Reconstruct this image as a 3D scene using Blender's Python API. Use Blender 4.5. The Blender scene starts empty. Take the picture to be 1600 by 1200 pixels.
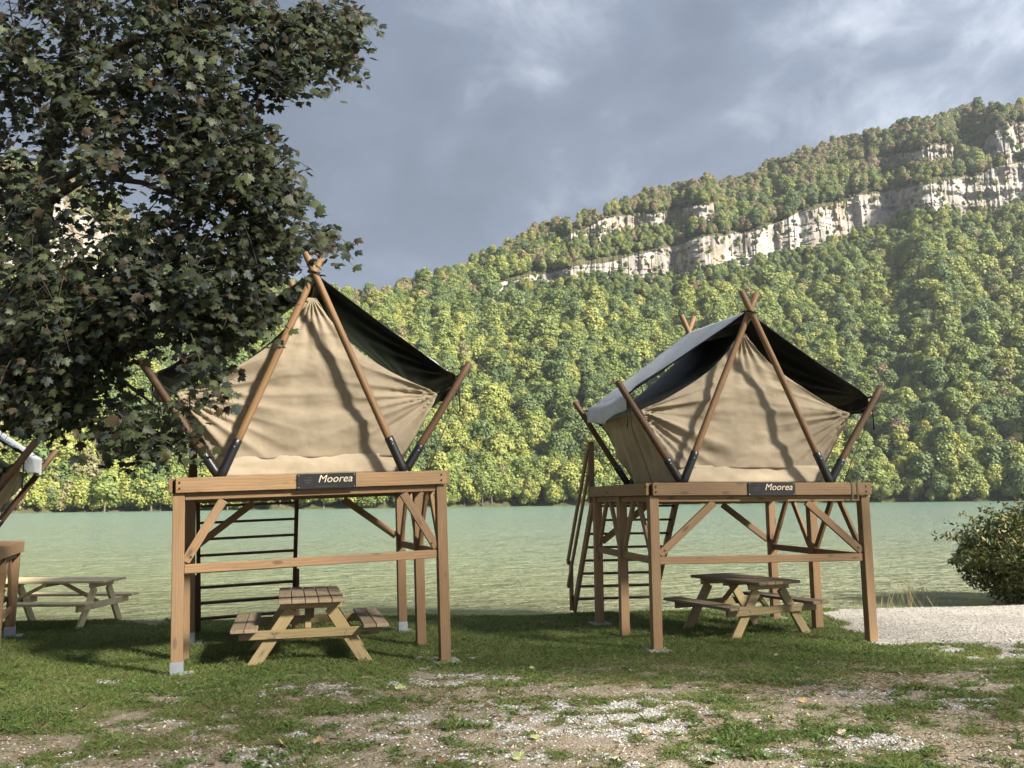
import bpy, bmesh, math, random
import numpy as np
from mathutils import Vector, Matrix
random.seed(7); rng = np.random.default_rng(11)
S = bpy.context.scene; COL = S.collection
R = math.radians

# ------------------------------------------------------------------ camera
CF = 1300.0; CH = 1.62; PITCH = math.atan(183/CF); ROLL = R(0.6)
cam = bpy.data.cameras.new('camera'); co = bpy.data.objects.new('camera', cam); COL.objects.link(co)
cam.sensor_fit = 'HORIZONTAL'; cam.sensor_width = 36.0; cam.lens = 36.0*CF/1600; cam.clip_start = 0.05; cam.clip_end = 6000
co.matrix_world = Matrix.Translation((0, 0, CH)) @ Matrix.Rotation(R(90)+PITCH, 4, 'X') @ Matrix.Rotation(-ROLL, 4, 'Z')
S.camera = co
# ------------------------------------------------------------------ light
SUN_AZ = R(54); SUN_EL = R(33)          # azimuth measured from straight behind the camera towards the right
sdir = Vector((math.sin(SUN_AZ)*math.cos(SUN_EL), -math.cos(SUN_AZ)*math.cos(SUN_EL), math.sin(SUN_EL)))
sun = bpy.data.lights.new('sun', 'SUN'); sun.energy = 5.0; sun.angle = R(6.0); sun.color = (1.0, 0.945, 0.85)
so = bpy.data.objects.new('sun', sun); COL.objects.link(so); so.rotation_euler = sdir.to_track_quat('Z', 'Y').to_euler()
S.view_settings.view_transform = 'Standard'; S.view_settings.look = 'None'; S.view_settings.gamma = 1.0
S.view_settings.use_curve_mapping = False; S.view_settings.exposure = 1.88
S.cycles.max_bounces = 6; S.cycles.transparent_max_bounces = 8

W = bpy.data.worlds.new('World'); S.world = W; W.use_nodes = True
nt = W.node_tree; nt.nodes.clear()
def N(nt, t, **k):
    n = nt.nodes.new(t)
    for a, v in k.items():
        if a.startswith('i_'):
            n.inputs[a[2:].replace('_', ' ')].default_value = v
        else: setattr(n, a, v)
    return n
def ramp(nt, stops, fac=None):
    n = nt.nodes.new('ShaderNodeValToRGB'); e = n.color_ramp.elements
    while len(e) < len(stops): e.new(0.5)
    for i, (p, c) in enumerate(stops):
        e[i].position = p; e[i].color = (*c, 1) if len(c) == 3 else c
    if fac is not None: nt.links.new(fac, n.inputs[0])
    return n
def math_(nt, op, a, b=None, c=None):
    n = nt.nodes.new('ShaderNodeMath'); n.operation = op
    for i, v in enumerate((a, b, c)):
        if v is None: continue
        if isinstance(v, (int, float)): n.inputs[i].default_value = v
        else: nt.links.new(v, n.inputs[i])
    return n.outputs[0]
def mix(nt, fac, a, b, blend='MIX'):
    n = nt.nodes.new('ShaderNodeMix'); n.data_type = 'RGBA'; n.blend_type = blend
    for i, v in ((0, fac), (6, a), (7, b)):
        if isinstance(v, (int, float)): n.inputs[i].default_value = v
        elif isinstance(v, tuple): n.inputs[i].default_value = (*v, 1)
        else: nt.links.new(v, n.inputs[i])
    return n.outputs[2]
def noise(nt, vec, scale, detail=4, rough=0.55, dist=0.0, out=0):
    n = nt.nodes.new('ShaderNodeTexNoise'); n.inputs['Scale'].default_value = scale; n.inputs['Detail'].default_value = detail
    n.inputs['Roughness'].default_value = rough; n.inputs['Distortion'].default_value = dist
    if vec is not None: nt.links.new(vec, n.inputs['Vector'])
    return n.outputs[out]
def mapping(nt, vec, scale=(1, 1, 1), loc=(0, 0, 0), rot=(0, 0, 0)):
    n = nt.nodes.new('ShaderNodeMapping'); n.inputs['Scale'].default_value = scale; n.inputs['Location'].default_value = loc
    n.inputs['Rotation'].default_value = rot; nt.links.new(vec, n.inputs['Vector']); return n.outputs[0]

sky = N(nt, 'ShaderNodeTexSky', sky_type='NISHITA', sun_disc=False)
sky.sun_elevation = SUN_EL; sky.sun_rotation = math.atan2(sdir.x, sdir.y)
tc = N(nt, 'ShaderNodeTexCoord')
sep = N(nt, 'ShaderNodeSeparateXYZ'); nt.links.new(tc.outputs['Generated'], sep.inputs[0])
zz = math_(nt, 'ADD', math_(nt, 'MAXIMUM', sep.outputs[2], 0.0), 0.16)
comb = N(nt, 'ShaderNodeCombineXYZ')
nt.links.new(math_(nt, 'DIVIDE', sep.outputs[0], zz), comb.inputs[0]); nt.links.new(math_(nt, 'DIVIDE', sep.outputs[1], zz), comb.inputs[1])
cv = comb.outputs[0]
c1 = noise(nt, mapping(nt, cv, (0.9, 0.55, 1), (2.3, 0.7, 0), (0, 0, 0.35)), 2.0, 8, 0.56, 0.5)
c2 = noise(nt, mapping(nt, cv, (0.8, 0.5, 1), (5.1, 1.7, 3), (0, 0, 0.25)), 0.75, 4, 0.5, 0.2)
c3 = noise(nt, mapping(nt, cv, (1.1, 0.9, 1), (1.1, 4.7, 1)), 4.5, 6, 0.6, 0.5)
dens = math_(nt, 'ADD', math_(nt, 'MULTIPLY', c1, 0.65), math_(nt, 'ADD', math_(nt, 'MULTIPLY', c2, 0.45), math_(nt, 'MULTIPLY', c3, 0.32)))
cloud = ramp(nt, [(0.51, (2.1, 2.16, 2.24)), (0.58, (1.15, 1.23, 1.37)), (0.63, (0.72, 0.83, 1.03)), (0.69, (0.45, 0.55, 0.74)), (0.80, (0.33, 0.41, 0.56))], dens)
cover = ramp(nt, [(0.5, (0.78,)*3), (0.64, (0.96,)*3)], dens)
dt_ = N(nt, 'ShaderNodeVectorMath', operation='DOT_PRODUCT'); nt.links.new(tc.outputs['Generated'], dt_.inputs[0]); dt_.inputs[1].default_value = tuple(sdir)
glow = math_(nt, 'ADD', 0.95, math_(nt, 'MULTIPLY', math_(nt, 'POWER', math_(nt, 'ADD', math_(nt, 'MULTIPLY', dt_.outputs['Value'], 0.5), 0.5), 2.0), 1.3))   # clouds lightened towards the sun behind the view, added to lift foreground light
hz = ramp(nt, [(0.10, (0.55,)*3), (0.34, (0,)*3)], sep.outputs[2]); cloud2 = mix(nt, hz.outputs[0], cloud.outputs[0], (1.15, 1.35, 1.68))
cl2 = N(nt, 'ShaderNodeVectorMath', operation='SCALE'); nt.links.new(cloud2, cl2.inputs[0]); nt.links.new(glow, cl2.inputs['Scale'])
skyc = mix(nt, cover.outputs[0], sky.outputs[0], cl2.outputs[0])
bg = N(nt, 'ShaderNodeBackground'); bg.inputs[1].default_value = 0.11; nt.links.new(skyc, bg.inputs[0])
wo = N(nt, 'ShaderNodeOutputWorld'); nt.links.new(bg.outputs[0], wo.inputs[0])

# ------------------------------------------------------------------ numeric helpers
fw = np.array([0, math.cos(PITCH), math.sin(PITCH)]); up0 = np.array([0, -math.sin(PITCH), math.cos(PITCH)]); rt0 = np.array([1., 0, 0])
RT = math.cos(ROLL)*rt0-math.sin(ROLL)*up0; UP = math.cos(ROLL)*up0+math.sin(ROLL)*rt0
CP = np.array([0, 0, CH])
def ray(x, y):                     # view direction of a photo pixel (1600 x 1200), used to work out real positions
    x = np.asarray(x, float)[..., None]; y = np.asarray(y, float)[..., None]
    return fw*CF+RT*(x-800)-UP*(y-600)
def to_px(P):
    v = np.asarray(P)-CP; z = np.maximum(v@fw, 0.05)
    return 800+CF*(v@RT)/z, 600-CF*(v@UP)/z
def hsh(ix, iy, seed):
    h = (ix.astype(np.int64)*374761393+iy.astype(np.int64)*668265263+seed*974634521) & 0xffffffff
    h = ((h ^ (h >> 13))*1274126177) & 0xffffffff
    return ((h ^ (h >> 16)) & 0xffff)/65535.0
def vnoise(x, y, seed=0):
    x = np.asarray(x, float); y = np.asarray(y, float)
    ix = np.floor(x); iy = np.floor(y); fx = x-ix; fy = y-iy; fx = fx*fx*(3-2*fx); fy = fy*fy*(3-2*fy)
    a = hsh(ix, iy, seed); b = hsh(ix+1, iy, seed); c = hsh(ix, iy+1, seed); d = hsh(ix+1, iy+1, seed)
    return (a*(1-fx)+b*fx)*(1-fy)+(c*(1-fx)+d*fx)*fy
def fbm(x, y, seed=0, o=4):
    s = 0; a = 0.5; t = 0
    for i in range(o):
        s = s+a*vnoise(x, y, seed+i*17); t += a; a *= 0.5; x = x*2.03+11.3; y = y*2.03+5.7
    return s/t
def ss(a, b, x):
    t = np.clip((np.asarray(x, float)-a)/(b-a), 0, 1); return t*t*(3-2*t)

# ------------------------------------------------------------------ object helpers
def mesh_obj(name, v, f, mat, parent=None, smooth=False, mats=None, mi=None):
    me = bpy.data.meshes.new(name)
    me.from_pydata([tuple(p) for p in v], [], [tuple(q) for q in f])
    for m in (mats or [mat]): me.materials.append(m)
    if mi is not None: me.polygons.foreach_set('material_index', mi)
    if smooth: me.polygons.foreach_set('use_smooth', [True]*len(me.polygons))
    me.update()
    return link(name, me, parent)
def fast_mesh(name, v, f, mats, smooth=False, mi=None):
    """v (n,3) array, f (m,k) array with a constant k"""
    me = bpy.data.meshes.new(name); v = np.asarray(v, np.float32); f = np.asarray(f, np.int32); m, k = f.shape
    me.vertices.add(len(v)); me.vertices.foreach_set('co', v.ravel())
    me.loops.add(m*k); me.loops.foreach_set('vertex_index', f.ravel())
    me.polygons.add(m); me.polygons.foreach_set('loop_start', np.arange(0, m*k, k, dtype=np.int32))
    me.polygons.foreach_set('loop_total', np.full(m, k, np.int32))
    for x in mats: me.materials.append(x)
    if mi is not None: me.polygons.foreach_set('material_index', np.asarray(mi, np.int32))
    me.polygons.foreach_set('use_smooth', np.full(m, smooth))
    me.update(calc_edges=True); return me
def color_attr(me, name, c):
    a = me.color_attributes.new(name, 'FLOAT_COLOR', 'POINT'); c = np.asarray(c, np.float32)
    if c.shape[1] == 3: c = np.hstack([c, np.ones((len(c), 1), np.float32)])
    a.data.foreach_set('color', c.ravel())
def float_attr(me, name, x):
    a = me.attributes.new(name, 'FLOAT', 'POINT'); a.data.foreach_set('value', np.asarray(x, np.float32))
def link(name, me, parent=None):
    o = bpy.data.objects.new(name, me); COL.objects.link(o)
    if parent is not None: o.parent = parent
    return o
def tag(o, label=None, cat=None, group=None, kind=None):
    if label: o['label'] = label
    if cat: o['category'] = cat
    if group: o['group'] = group
    if kind: o['kind'] = kind
    return o
def empty(name, loc, rot=(0, 0, 0)):
    o = bpy.data.objects.new(name, None); COL.objects.link(o); o.location = loc; o.rotation_euler = rot; o.empty_display_size = 0.2; return o
def frame(p0, p1, upv=(0, 0, 1)):
    p0 = Vector(p0); p1 = Vector(p1); x = (p1-p0).normalized(); u = Vector(upv)
    if abs(x.dot(u)) > 0.97: u = Vector((0, 1, 0))
    y = u.cross(x).normalized(); z = x.cross(y)
    m = Matrix((x, y, z)).transposed().to_4x4(); m.translation = (p0+p1)/2
    return m, (p1-p0).length
def beam(name, p0, p1, w, h, mat, parent, upv=(0, 0, 1), bev=0.005, sag=0.0):
    """a sawn timber from p0 to p1: w wide (sideways), h high (along upv); grain runs along local X"""
    m, L = frame(p0, p1, upv)
    bm = bmesh.new(); bmesh.ops.create_cube(bm, size=1.0)
    for v in bm.verts: v.co = Vector((v.co.x*L, v.co.y*w, v.co.z*h))
    bmesh.ops.bevel(bm, geom=bm.edges[:], offset=min(bev, w/3, h/3), segments=1, affect='EDGES')
    me = bpy.data.meshes.new(name); bm.to_mesh(me); bm.free(); me.materials.append(mat)
    o = link(name, me, parent); o.matrix_local = m; return o
def rod(name, p0, p1, r0, r1, mat, parent, n=12, wob=0.0, k=6):
    """a round pole, slightly crooked when wob > 0, with bevelled ends"""
    m, L = frame(p0, p1); rr = random.Random(round(L*1e4)+int(abs(p0[0])*999))
    st = [(-0.5, 0.8), (-0.5+0.012/L, 1.0)]+[(-0.5+i/k, 1.0) for i in range(1, k)]+[(0.5-0.012/L, 1.0), (0.5, 0.8)]
    v = []; f = []
    ph = rr.random()*6
    for (t, q) in st:
        r = (r0+(r1-r0)*(t+0.5))*q*(1+rr.uniform(-1, 1)*wob*1.5)
        oy = math.sin(t*5+ph)*wob*0.25; oz = math.cos(t*4+ph)*wob*0.25
        for j in range(n):
            a = 2*math.pi*j/n; v.append((t*L, oy+r*math.cos(a), oz+r*math.sin(a)))
    for i in range(len(st)-1):
        for j in range(n): f.append((i*n+j, i*n+(j+1) % n, (i+1)*n+(j+1) % n, (i+1)*n+j))
    f.append(tuple(range(n))[::-1]); f.append(tuple(range((len(st)-1)*n, len(st)*n)))
    o = mesh_obj(name, v, f, mat, parent, True); o.matrix_local = m
    for p in o.data.polygons[-2:]: p.use_smooth = False
    return o
def tube(name, pts, r, mat, parent=None, n=5):
    v = []; f = []; pts = [Vector(p) for p in pts]
    for i, p in enumerate(pts):
        t = (pts[min(i+1, len(pts)-1)]-pts[max(i-1, 0)]).normalized(); a = t.orthogonal().normalized(); b = t.cross(a)
        ri = r[i] if isinstance(r, (list, tuple)) else r
        for j in range(n):
            an = 2*math.pi*j/n; v.append(p+(a*math.cos(an)+b*math.sin(an))*ri)
    for i in range(len(pts)-1):
        for j in range(n): f.append((i*n+j, i*n+(j+1) % n, (i+1)*n+(j+1) % n, (i+1)*n+j))
    f.append(tuple(range(n))[::-1]); f.append(tuple(range((len(pts)-1)*n, len(pts)*n)))
    return mesh_obj(name, v, f, mat, parent, True)

# ------------------------------------------------------------------ materials
def new_mat(name):
    m = bpy.data.materials.new(name); m.use_nodes = True; t = m.node_tree; t.nodes.clear()
    o = N(t, 'ShaderNodeOutputMaterial'); b = N(t, 'ShaderNodeBsdfPrincipled'); t.links.new(b.outputs[0], o.inputs[0])
    b.inputs['Roughness'].default_value = 0.8; b.inputs['Specular IOR Level'].default_value = 0.3
    return m, t, b, o
def setc(t, sock, v):
    if isinstance(v, tuple): sock.default_value = (*v, 1)
    else: t.links.new(v, sock)
def bump(t, b, h, strength=0.3, dist=0.01):
    n = N(t, 'ShaderNodeBump'); n.inputs['Strength'].default_value = strength; n.inputs['Distance'].default_value = dist
    t.links.new(h, n.inputs['Height']); t.links.new(n.outputs[0], b.inputs['Normal'])
def simple(name, c, rough=0.6, metal=0.0, spec=0.4, var=0.15, scale=30):
    m, t, b, o = new_mat(name); tcn = N(t, 'ShaderNodeTexCoord')
    n = noise(t, tcn.outputs['Object'], scale, 4)
    setc(t, b.inputs['Base Color'], mix(t, n, tuple(x*(1-var) for x in c), tuple(min(1, x*(1+var)) for x in c)))
    b.inputs['Roughness'].default_value = rough; b.inputs['Metallic'].default_value = metal; b.inputs['Specular IOR Level'].default_value = spec
    return m
def wood(name, light, dark, knots=True, weather=0.0, wcol=(0.2, 0.18, 0.15), rough=0.72):
    m, t, b, o = new_mat(name); tcn = N(t, 'ShaderNodeTexCoord'); oi = N(t, 'ShaderNodeObjectInfo')
    off = N(t, 'ShaderNodeVectorMath', operation='ADD'); t.links.new(tcn.outputs['Object'], off.inputs[0])
    cx = N(t, 'ShaderNodeCombineXYZ'); r10 = math_(t, 'MULTIPLY', oi.outputs['Random'], 37.0)
    for i in range(3): t.links.new(r10, cx.inputs[i])
    t.links.new(cx.outputs[0], off.inputs[1]); V = off.outputs[0]
    big = noise(t, mapping(t, V, (0.7, 5, 5)), 2.2, 3, 0.5, 0.6)
    gr = N(t, 'ShaderNodeTexWave', wave_type='BANDS', bands_direction='Y'); gr.inputs['Scale'].default_value = 16
    gr.inputs['Distortion'].default_value = 7.0; gr.inputs['Detail'].default_value = 3; gr.inputs['Detail Scale'].default_value = 0.6
    t.links.new(mapping(t, V, (0.22, 1, 1), rot=(0.6, 0, 0)), gr.inputs['Vector'])
    fine = noise(t, mapping(t, V, (3, 90, 90)), 1.0, 4, 0.6)
    g = math_(t, 'ADD', math_(t, 'MULTIPLY', gr.outputs['Fac'], 0.2), math_(t, 'ADD', math_(t, 'MULTIPLY', big, 0.6), math_(t, 'MULTIPLY', fine, 0.25)))
    c = ramp(t, [(0.25, dark), (0.75, light)], g).outputs[0]
    if knots:
        vo = N(t, 'ShaderNodeTexVoronoi'); vo.inputs['Scale'].default_value = 1.0; t.links.new(mapping(t, V, (2.6, 7.5, 7.5)), vo.inputs['Vector'])
        kn = ramp(t, [(0.09, (1, 1, 1)), (0.2, (0, 0, 0))], vo.outputs['Distance']).outputs[0]
        c = mix(t, math_(t, 'MULTIPLY', kn, 0.75), c, tuple(x*0.38 for x in dark))
    wn = ramp(t, [(0.42, (0, 0, 0)), (0.66, (1, 1, 1))], noise(t, mapping(t, V, (0.9, 3, 3)), 1.7, 5, 0.6)).outputs[0]
    c = mix(t, math_(t, 'MULTIPLY', wn, weather), c, wcol)
    val = math_(t, 'ADD', math_(t, 'MULTIPLY', oi.outputs['Random'], 0.36), 0.82)
    hs = N(t, 'ShaderNodeHueSaturation'); t.links.new(val, hs.inputs['Value']); t.links.new(c, hs.inputs['Color'])
    t.links.new(hs.outputs[0], b.inputs['Base Color']); b.inputs['Roughness'].default_value = rough
    bump(t, b, g, 0.35, 0.004); return m
M = {}
M['larch'] = wood('larch timber', (0.285, 0.176, 0.09), (0.172, 0.101, 0.05), True, 0.35, (0.20, 0.145, 0.095))
M['larch_dark'] = wood('dark larch stair timber', (0.115, 0.055, 0.028), (0.06, 0.028, 0.015), True, 0.2, (0.10, 0.07, 0.05))  # darker larch tone for the stair parts
M['pole'] = wood('round pole', (0.235, 0.138, 0.064), (0.135, 0.075, 0.035), True, 0.15, (0.2, 0.13, 0.07), 0.6)
M['pole_shaded'] = wood('shade-toned dark pole', (0.115, 0.062, 0.032), (0.055, 0.029, 0.016), True, 0.3, (0.12, 0.08, 0.05), 0.6)  # pole wood with shade put into its colour, for props and ridge
M['pine'] = wood('pressure treated pine', (0.35, 0.262, 0.125), (0.225, 0.16, 0.073), True, 0.35, (0.24, 0.2, 0.125))
M['pine_top'] = wood('weathered pine plank', (0.27, 0.2, 0.125), (0.165, 0.12, 0.075), True, 0.45, (0.22, 0.185, 0.14))
M['pine_sunlit'] = wood('sunlit-toned pine', (0.68, 0.56, 0.33), (0.54, 0.42, 0.23), True, 0.2, (0.36, 0.3, 0.2))  # pine lightened in its colour to look sunlit
M['black_metal'] = simple('black steel', (0.012, 0.012, 0.014), 0.35, 0.0, 0.5)
M['galv'] = simple('galvanised steel', (0.42, 0.45, 0.48), 0.45, 0.7, 0.5, 0.25, 14)
M['sign'] = simple('sign board', (0.009, 0.009, 0.010), 0.45, 0, 0.4)
M['letters'] = simple('cream letters', (0.62, 0.50, 0.36), 0.6)
M['faint'] = simple('faint grey print', (0.035, 0.034, 0.034), 0.6)
M['screw'] = simple('screw', (0.5, 0.5, 0.48), 0.4, 0.8)
M['concrete'] = simple('concrete pad', (0.27, 0.265, 0.24), 0.9, 0, 0.2, 0.25, 18)
M['rope_dark'] = simple('dark cord', (0.02, 0.022, 0.018), 0.9)
M['rope_olive'] = simple('olive cord', (0.10, 0.10, 0.05), 0.9)
def fabric(name, c, trans=0.15, weave=420, rough=0.9, stain=0.25):
    m, t, b, o = new_mat(name); tcn = N(t, 'ShaderNodeTexCoord'); V = tcn.outputs['Object']
    n1 = noise(t, V, 2.3, 5, 0.6, 0.3); n2 = noise(t, V, 11, 4, 0.6)
    f = math_(t, 'ADD', math_(t, 'MULTIPLY', n1, 0.7), math_(t, 'MULTIPLY', n2, 0.3))
    cc = ramp(t, [(0.3, tuple(x*(1-stain) for x in c)), (0.6, c), (0.8, tuple(min(1, x*1.08) for x in c))], f).outputs[0]
    t.links.new(cc, b.inputs['Base Color']); b.inputs['Roughness'].default_value = rough; b.inputs['Specular IOR Level'].default_value = 0.15
    wv = noise(t, V, weave, 2, 0.5); fold = noise(t, V, 7.0, 5, 0.6, 0.8)
    h = math_(t, 'ADD', math_(t, 'MULTIPLY', wv, 0.04), fold); bump(t, b, h, 0.35, 0.018)
    if trans:
        tr = N(t, 'ShaderNodeBsdfTranslucent'); t.links.new(cc, tr.inputs[0]); ms = N(t, 'ShaderNodeMixShader'); ms.inputs[0].default_value = trans
        t.links.new(b.outputs[0], ms.inputs[1]); t.links.new(tr.outputs[0], ms.inputs[2]); t.links.new(ms.outputs[0], o.inputs[0])
    return m
M['canvas'] = fabric('tan canvas', (0.37, 0.302, 0.212), 0.12)
M['canvas_skirt'] = fabric('bounce-lit canvas skirt', (0.45, 0.37, 0.262), 0.12)  # colour lightened for reflected light near the deck
M['canvas_side'] = fabric('side canvas', (0.56, 0.47, 0.33), 0.22)
M['fly_out'] = fabric('grey flysheet', (0.43, 0.44, 0.44), 0.0, 300, 0.7, 0.15)
M['fly_in'] = fabric('black flysheet lining', (0.022, 0.021, 0.02), 0.0, 300, 0.45, 0.3)
M['roof_in'] = fabric('charcoal inner roof', (0.035, 0.034, 0.033), 0.0, 300, 0.5, 0.3)

# ------------------------------------------------------------------ ground
def shore(x): return 15.6+0.085*np.clip(x, 0, 20)-0.03*np.clip(-x, 0, 30)+0.5*(fbm(np.asarray(x)*0.6, 0*np.asarray(x), 5, 3)-0.5)
WATER_Z = -0.44
def ground_z(x, y):
    x = np.asarray(x, float); y = np.asarray(y, float); s = y-shore(x)
    z = -0.22*ss(6.5, 10.5, y)-0.02*np.clip(y-11, 0, 3)
    z = z+(fbm(x*0.8, y*0.8, 31, 3)-0.5)*0.05+(fbm(x*4, y*4, 37, 3)-0.5)*0.018
    bank = ss(-1.6, 0.3, s)
    z = z*(1-bank)+(-0.46)*bank
    return z-0.22*np.clip(s-0.2, 0, 8)
def gzf(x, y): return float(ground_z(np.array([x]), np.array([y]))[0])
# photo patches: (px, py, rx, ry, weight)
GRAVEL = [(465, 1077, 90, 17, .8), (690, 1064, 110, 17, .8), (560, 1090, 60, 14, .5), (900, 1125, 290, 42, .8), (640, 1142, 150, 32, .7), (265, 1138, 80, 15, .8),
          (1345, 1086, 95, 13, 1.0), (1520, 1102, 60, 12, .9), (1390, 1165, 130, 22, .7), (1180, 1180, 140, 22, .6), (60, 1190, 150, 20, .7), (820, 1185, 260, 30, .6),
          (380, 1190, 170, 26, .55), (1560, 1020, 110, 9, .8), (700, 1030, 50, 5, .7), (850, 1078, 60, 10, .4), (130, 1068, 90, 6, .5), (500, 1150, 80, 18, .5)]
DIRT = [(1000, 1050, 330, 28, .8), (1250, 1060, 280, 40, .8), (760, 1085, 220, 30, .6), (1450, 1150, 250, 45, .6), (250, 1165, 330, 38, .6), (560, 1030, 120, 8, .6),
        (500, 1003, 70, 9, .7), (180, 1010, 70, 9, .35), (1150, 1130, 300, 30, .5), (700, 1160, 400, 50, .5), (230, 968, 60, 9, 1.0), (1580, 1160, 160, 40, .7), (470, 1110, 160, 25, .45), (690, 975, 70, 7, .4)]
def blob(px, py, L):
    m = np.zeros_like(px); px = px+(fbm(px*0.02, py*0.05, 41, 3)-0.5)*90; py = py+(fbm(px*0.017+9, py*0.05, 43, 3)-0.5)*34
    for cx, cy, rx, ry, w in L:
        d = np.hypot((px-cx)/rx, (py-cy)/ry); m = np.maximum(m, w*(1-ss(0.45, 1.25, d)))
    return m
def zones(x, y):
    """how much grass and gravel each ground point carries"""
    z = ground_z(x, y); px, py = to_px(np.stack([x, y, z], -1))
    n1 = fbm(x*1.7, y*1.7, 3, 4); n2 = fbm(x*5.2, y*5.2, 9, 3); n3 = fbm(x*0.9+3, y*0.9, 21, 3)
    near = ss(1018, 1075, py+12*np.sin(px*0.004+1)-30*(px < 700)*ss(700, 300, px))
    gv = blob(px, py, GRAVEL); dt = blob(px, py, DIRT)
    n4 = fbm(x*11, y*11, 61, 3)
    gravel = np.clip(gv*1.05+(n1-0.5)*2.2+(n2-0.5)*2.6+(n4-0.5)*1.6-0.42, 0, 1)*ss(0.0, 0.2, gv)
    gravel = np.maximum(gravel, np.clip((n2-0.6)*3, 0, 1)*near*0.5)
    # the pale shingle beach on the right
    bx = np.clip((px-1300)/60, 0, 1)*ss(1018, 1000, py-0.03*np.clip(1600-px, 0, 400)*0-(px-1400)*0.02+(n1-0.5)*26)*ss(860, 900, py)
    edge = 1262+(py-940)*1.45+(n1-0.5)*70
    beach = ss(0, 26, px-edge)*ss(1014, 1003, py+(n1-0.5)*14)*(y < 40)*(px > 1200)
    dirt = np.clip(np.maximum(dt, near*0.4)+(n1-0.5)*1.2+(n2-0.5)*0.8, 0, 1)
    s = y-shore(x); sand = ss(-0.7, 0.0, s+(n1-0.5)*0.8)
    grass = 1.0-near*0.46+(n1-0.5)*1.6*(0.3+near)+(n2-0.5)*(0.4+near*1.9)-dt*0.5+near*0.15*ss(650, 300, px)
    n5 = fbm(x*8.5, y*7, 67, 3); grass = grass+(n5-0.5)*1.1*near+0.05*near; gravel = gravel*(1-0.85*ss(0.56, 0.64, n5)*near)
    grass = np.clip(grass, 0, 1)*(1-np.clip(gravel*1.4, 0, 1)*0.93)*(1-beach)*(1-0.8*sand)
    return grass, np.clip(gravel*(1-beach), 0, 1), beach, dirt, sand
gx = np.unique(np.concatenate([np.linspace(-90, -14, 24), np.arange(-14, 15.01, 0.07), np.linspace(15, 90, 24)]).round(4))
gy = np.unique(np.concatenate([np.linspace(-70, 3, 26), np.arange(3, 17.6, 0.055), np.linspace(17.6, 60, 14)]).round(4))
X, Y = np.meshgrid(gx, gy); Z = ground_z(X, Y)
v = np.stack([X, Y, Z], -1).reshape(-1, 3); nx = len(gx); ny = len(gy)
ii = (np.arange(ny-1)[:, None]*nx+np.arange(nx-1)[None]).ravel(); fq = np.stack([ii, ii+1, ii+nx+1, ii+nx], -1)
m, t, b, o = new_mat('ground'); M['ground'] = m
geo = N(t, 'ShaderNodeNewGeometry'); P = geo.outputs['Position']
def attr(t, n): a = N(t, 'ShaderNodeAttribute'); a.attribute_name = n; return a
za = attr(t, 'zones'); sp = N(t, 'ShaderNodeSeparateColor'); t.links.new(za.outputs['Color'], sp.inputs[0]); zb = attr(t, 'beach'); zs = attr(t, 'sand')
soil = ramp(t, [(0.3, (0.125, 0.103, 0.078)), (0.5, (0.22, 0.18, 0.138)), (0.7, (0.32, 0.27, 0.21))], noise(t, P, 9, 6, 0.7)).outputs[0]
straw = ramp(t, [(0.45, (0, 0, 0)), (0.6, (1, 1, 1))], noise(t, mapping(t, P, (1, 3, 1)), 38, 4, 0.7)).outputs[0]
soil = mix(t, math_(t, 'MULTIPLY', straw, 0.5), soil, (0.34, 0.27, 0.175))
peb = N(t, 'ShaderNodeTexVoronoi'); peb.inputs['Scale'].default_value = 42; t.links.new(P, peb.inputs['Vector'])
pebc = N(t, 'ShaderNodeSeparateColor'); t.links.new(peb.outputs['Color'], pebc.inputs[0])
grv = ramp(t, [(0.0, (0.16, 0.15, 0.138)), (0.35, (0.29, 0.278, 0.26)), (0.75, (0.44, 0.43, 0.41)), (1.0, (0.56, 0.55, 0.53))], pebc.outputs[0]).outputs[0]
grv = mix(t, ramp(t, [(0.35, (0, 0, 0)), (0.75, (1, 1, 1))], noise(t, P, 3.5, 4, 0.6)).outputs[0], grv, soil)
green = ramp(t, [(0.3, (0.055, 0.075, 0.024)), (0.55, (0.105, 0.13, 0.042)), (0.75, (0.17, 0.165, 0.075))], noise(t, P, 14, 6, 0.7)).outputs[0]
beachc = ramp(t, [(0.2, (0.20, 0.178, 0.15)), (0.5, (0.33, 0.30, 0.26)), (0.8, (0.46, 0.43, 0.38))], math_(t, 'ADD', math_(t, 'MULTIPLY', pebc.outputs[1], 0.5), math_(t, 'MULTIPLY', noise(t, P, 5, 6, 0.7), 0.5))).outputs[0]
c = mix(t, math_(t, 'MULTIPLY', sp.outputs[0], 0.9), soil, green); c = mix(t, sp.outputs[1], c, grv)
c = mix(t, math_(t, 'MULTIPLY', zs.outputs['Fac'], 0.8), c, (0.36, 0.29, 0.2)); c = mix(t, zb.outputs['Fac'], c, beachc)
t.links.new(c, b.inputs['Base Color']); b.inputs['Roughness'].default_value = 0.95; b.inputs['Specular IOR Level'].default_value = 0.1
bump(t, b, math_(t, 'ADD', noise(t, P, 45, 5, 0.7), math_(t, 'MULTIPLY', peb.outputs['Distance'], -0.6)), 0.8, 0.02)
me = fast_mesh('ground', v, fq, [m], True)
gr, gv, be, di, sa = zones(v[:, 0], v[:, 1])
color_attr(me, 'zones', np.stack([gr, gv, di], -1)); float_attr(me, 'beach', be); float_attr(me, 'sand', sa)
tag(link('ground', me), kind='structure')

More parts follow.
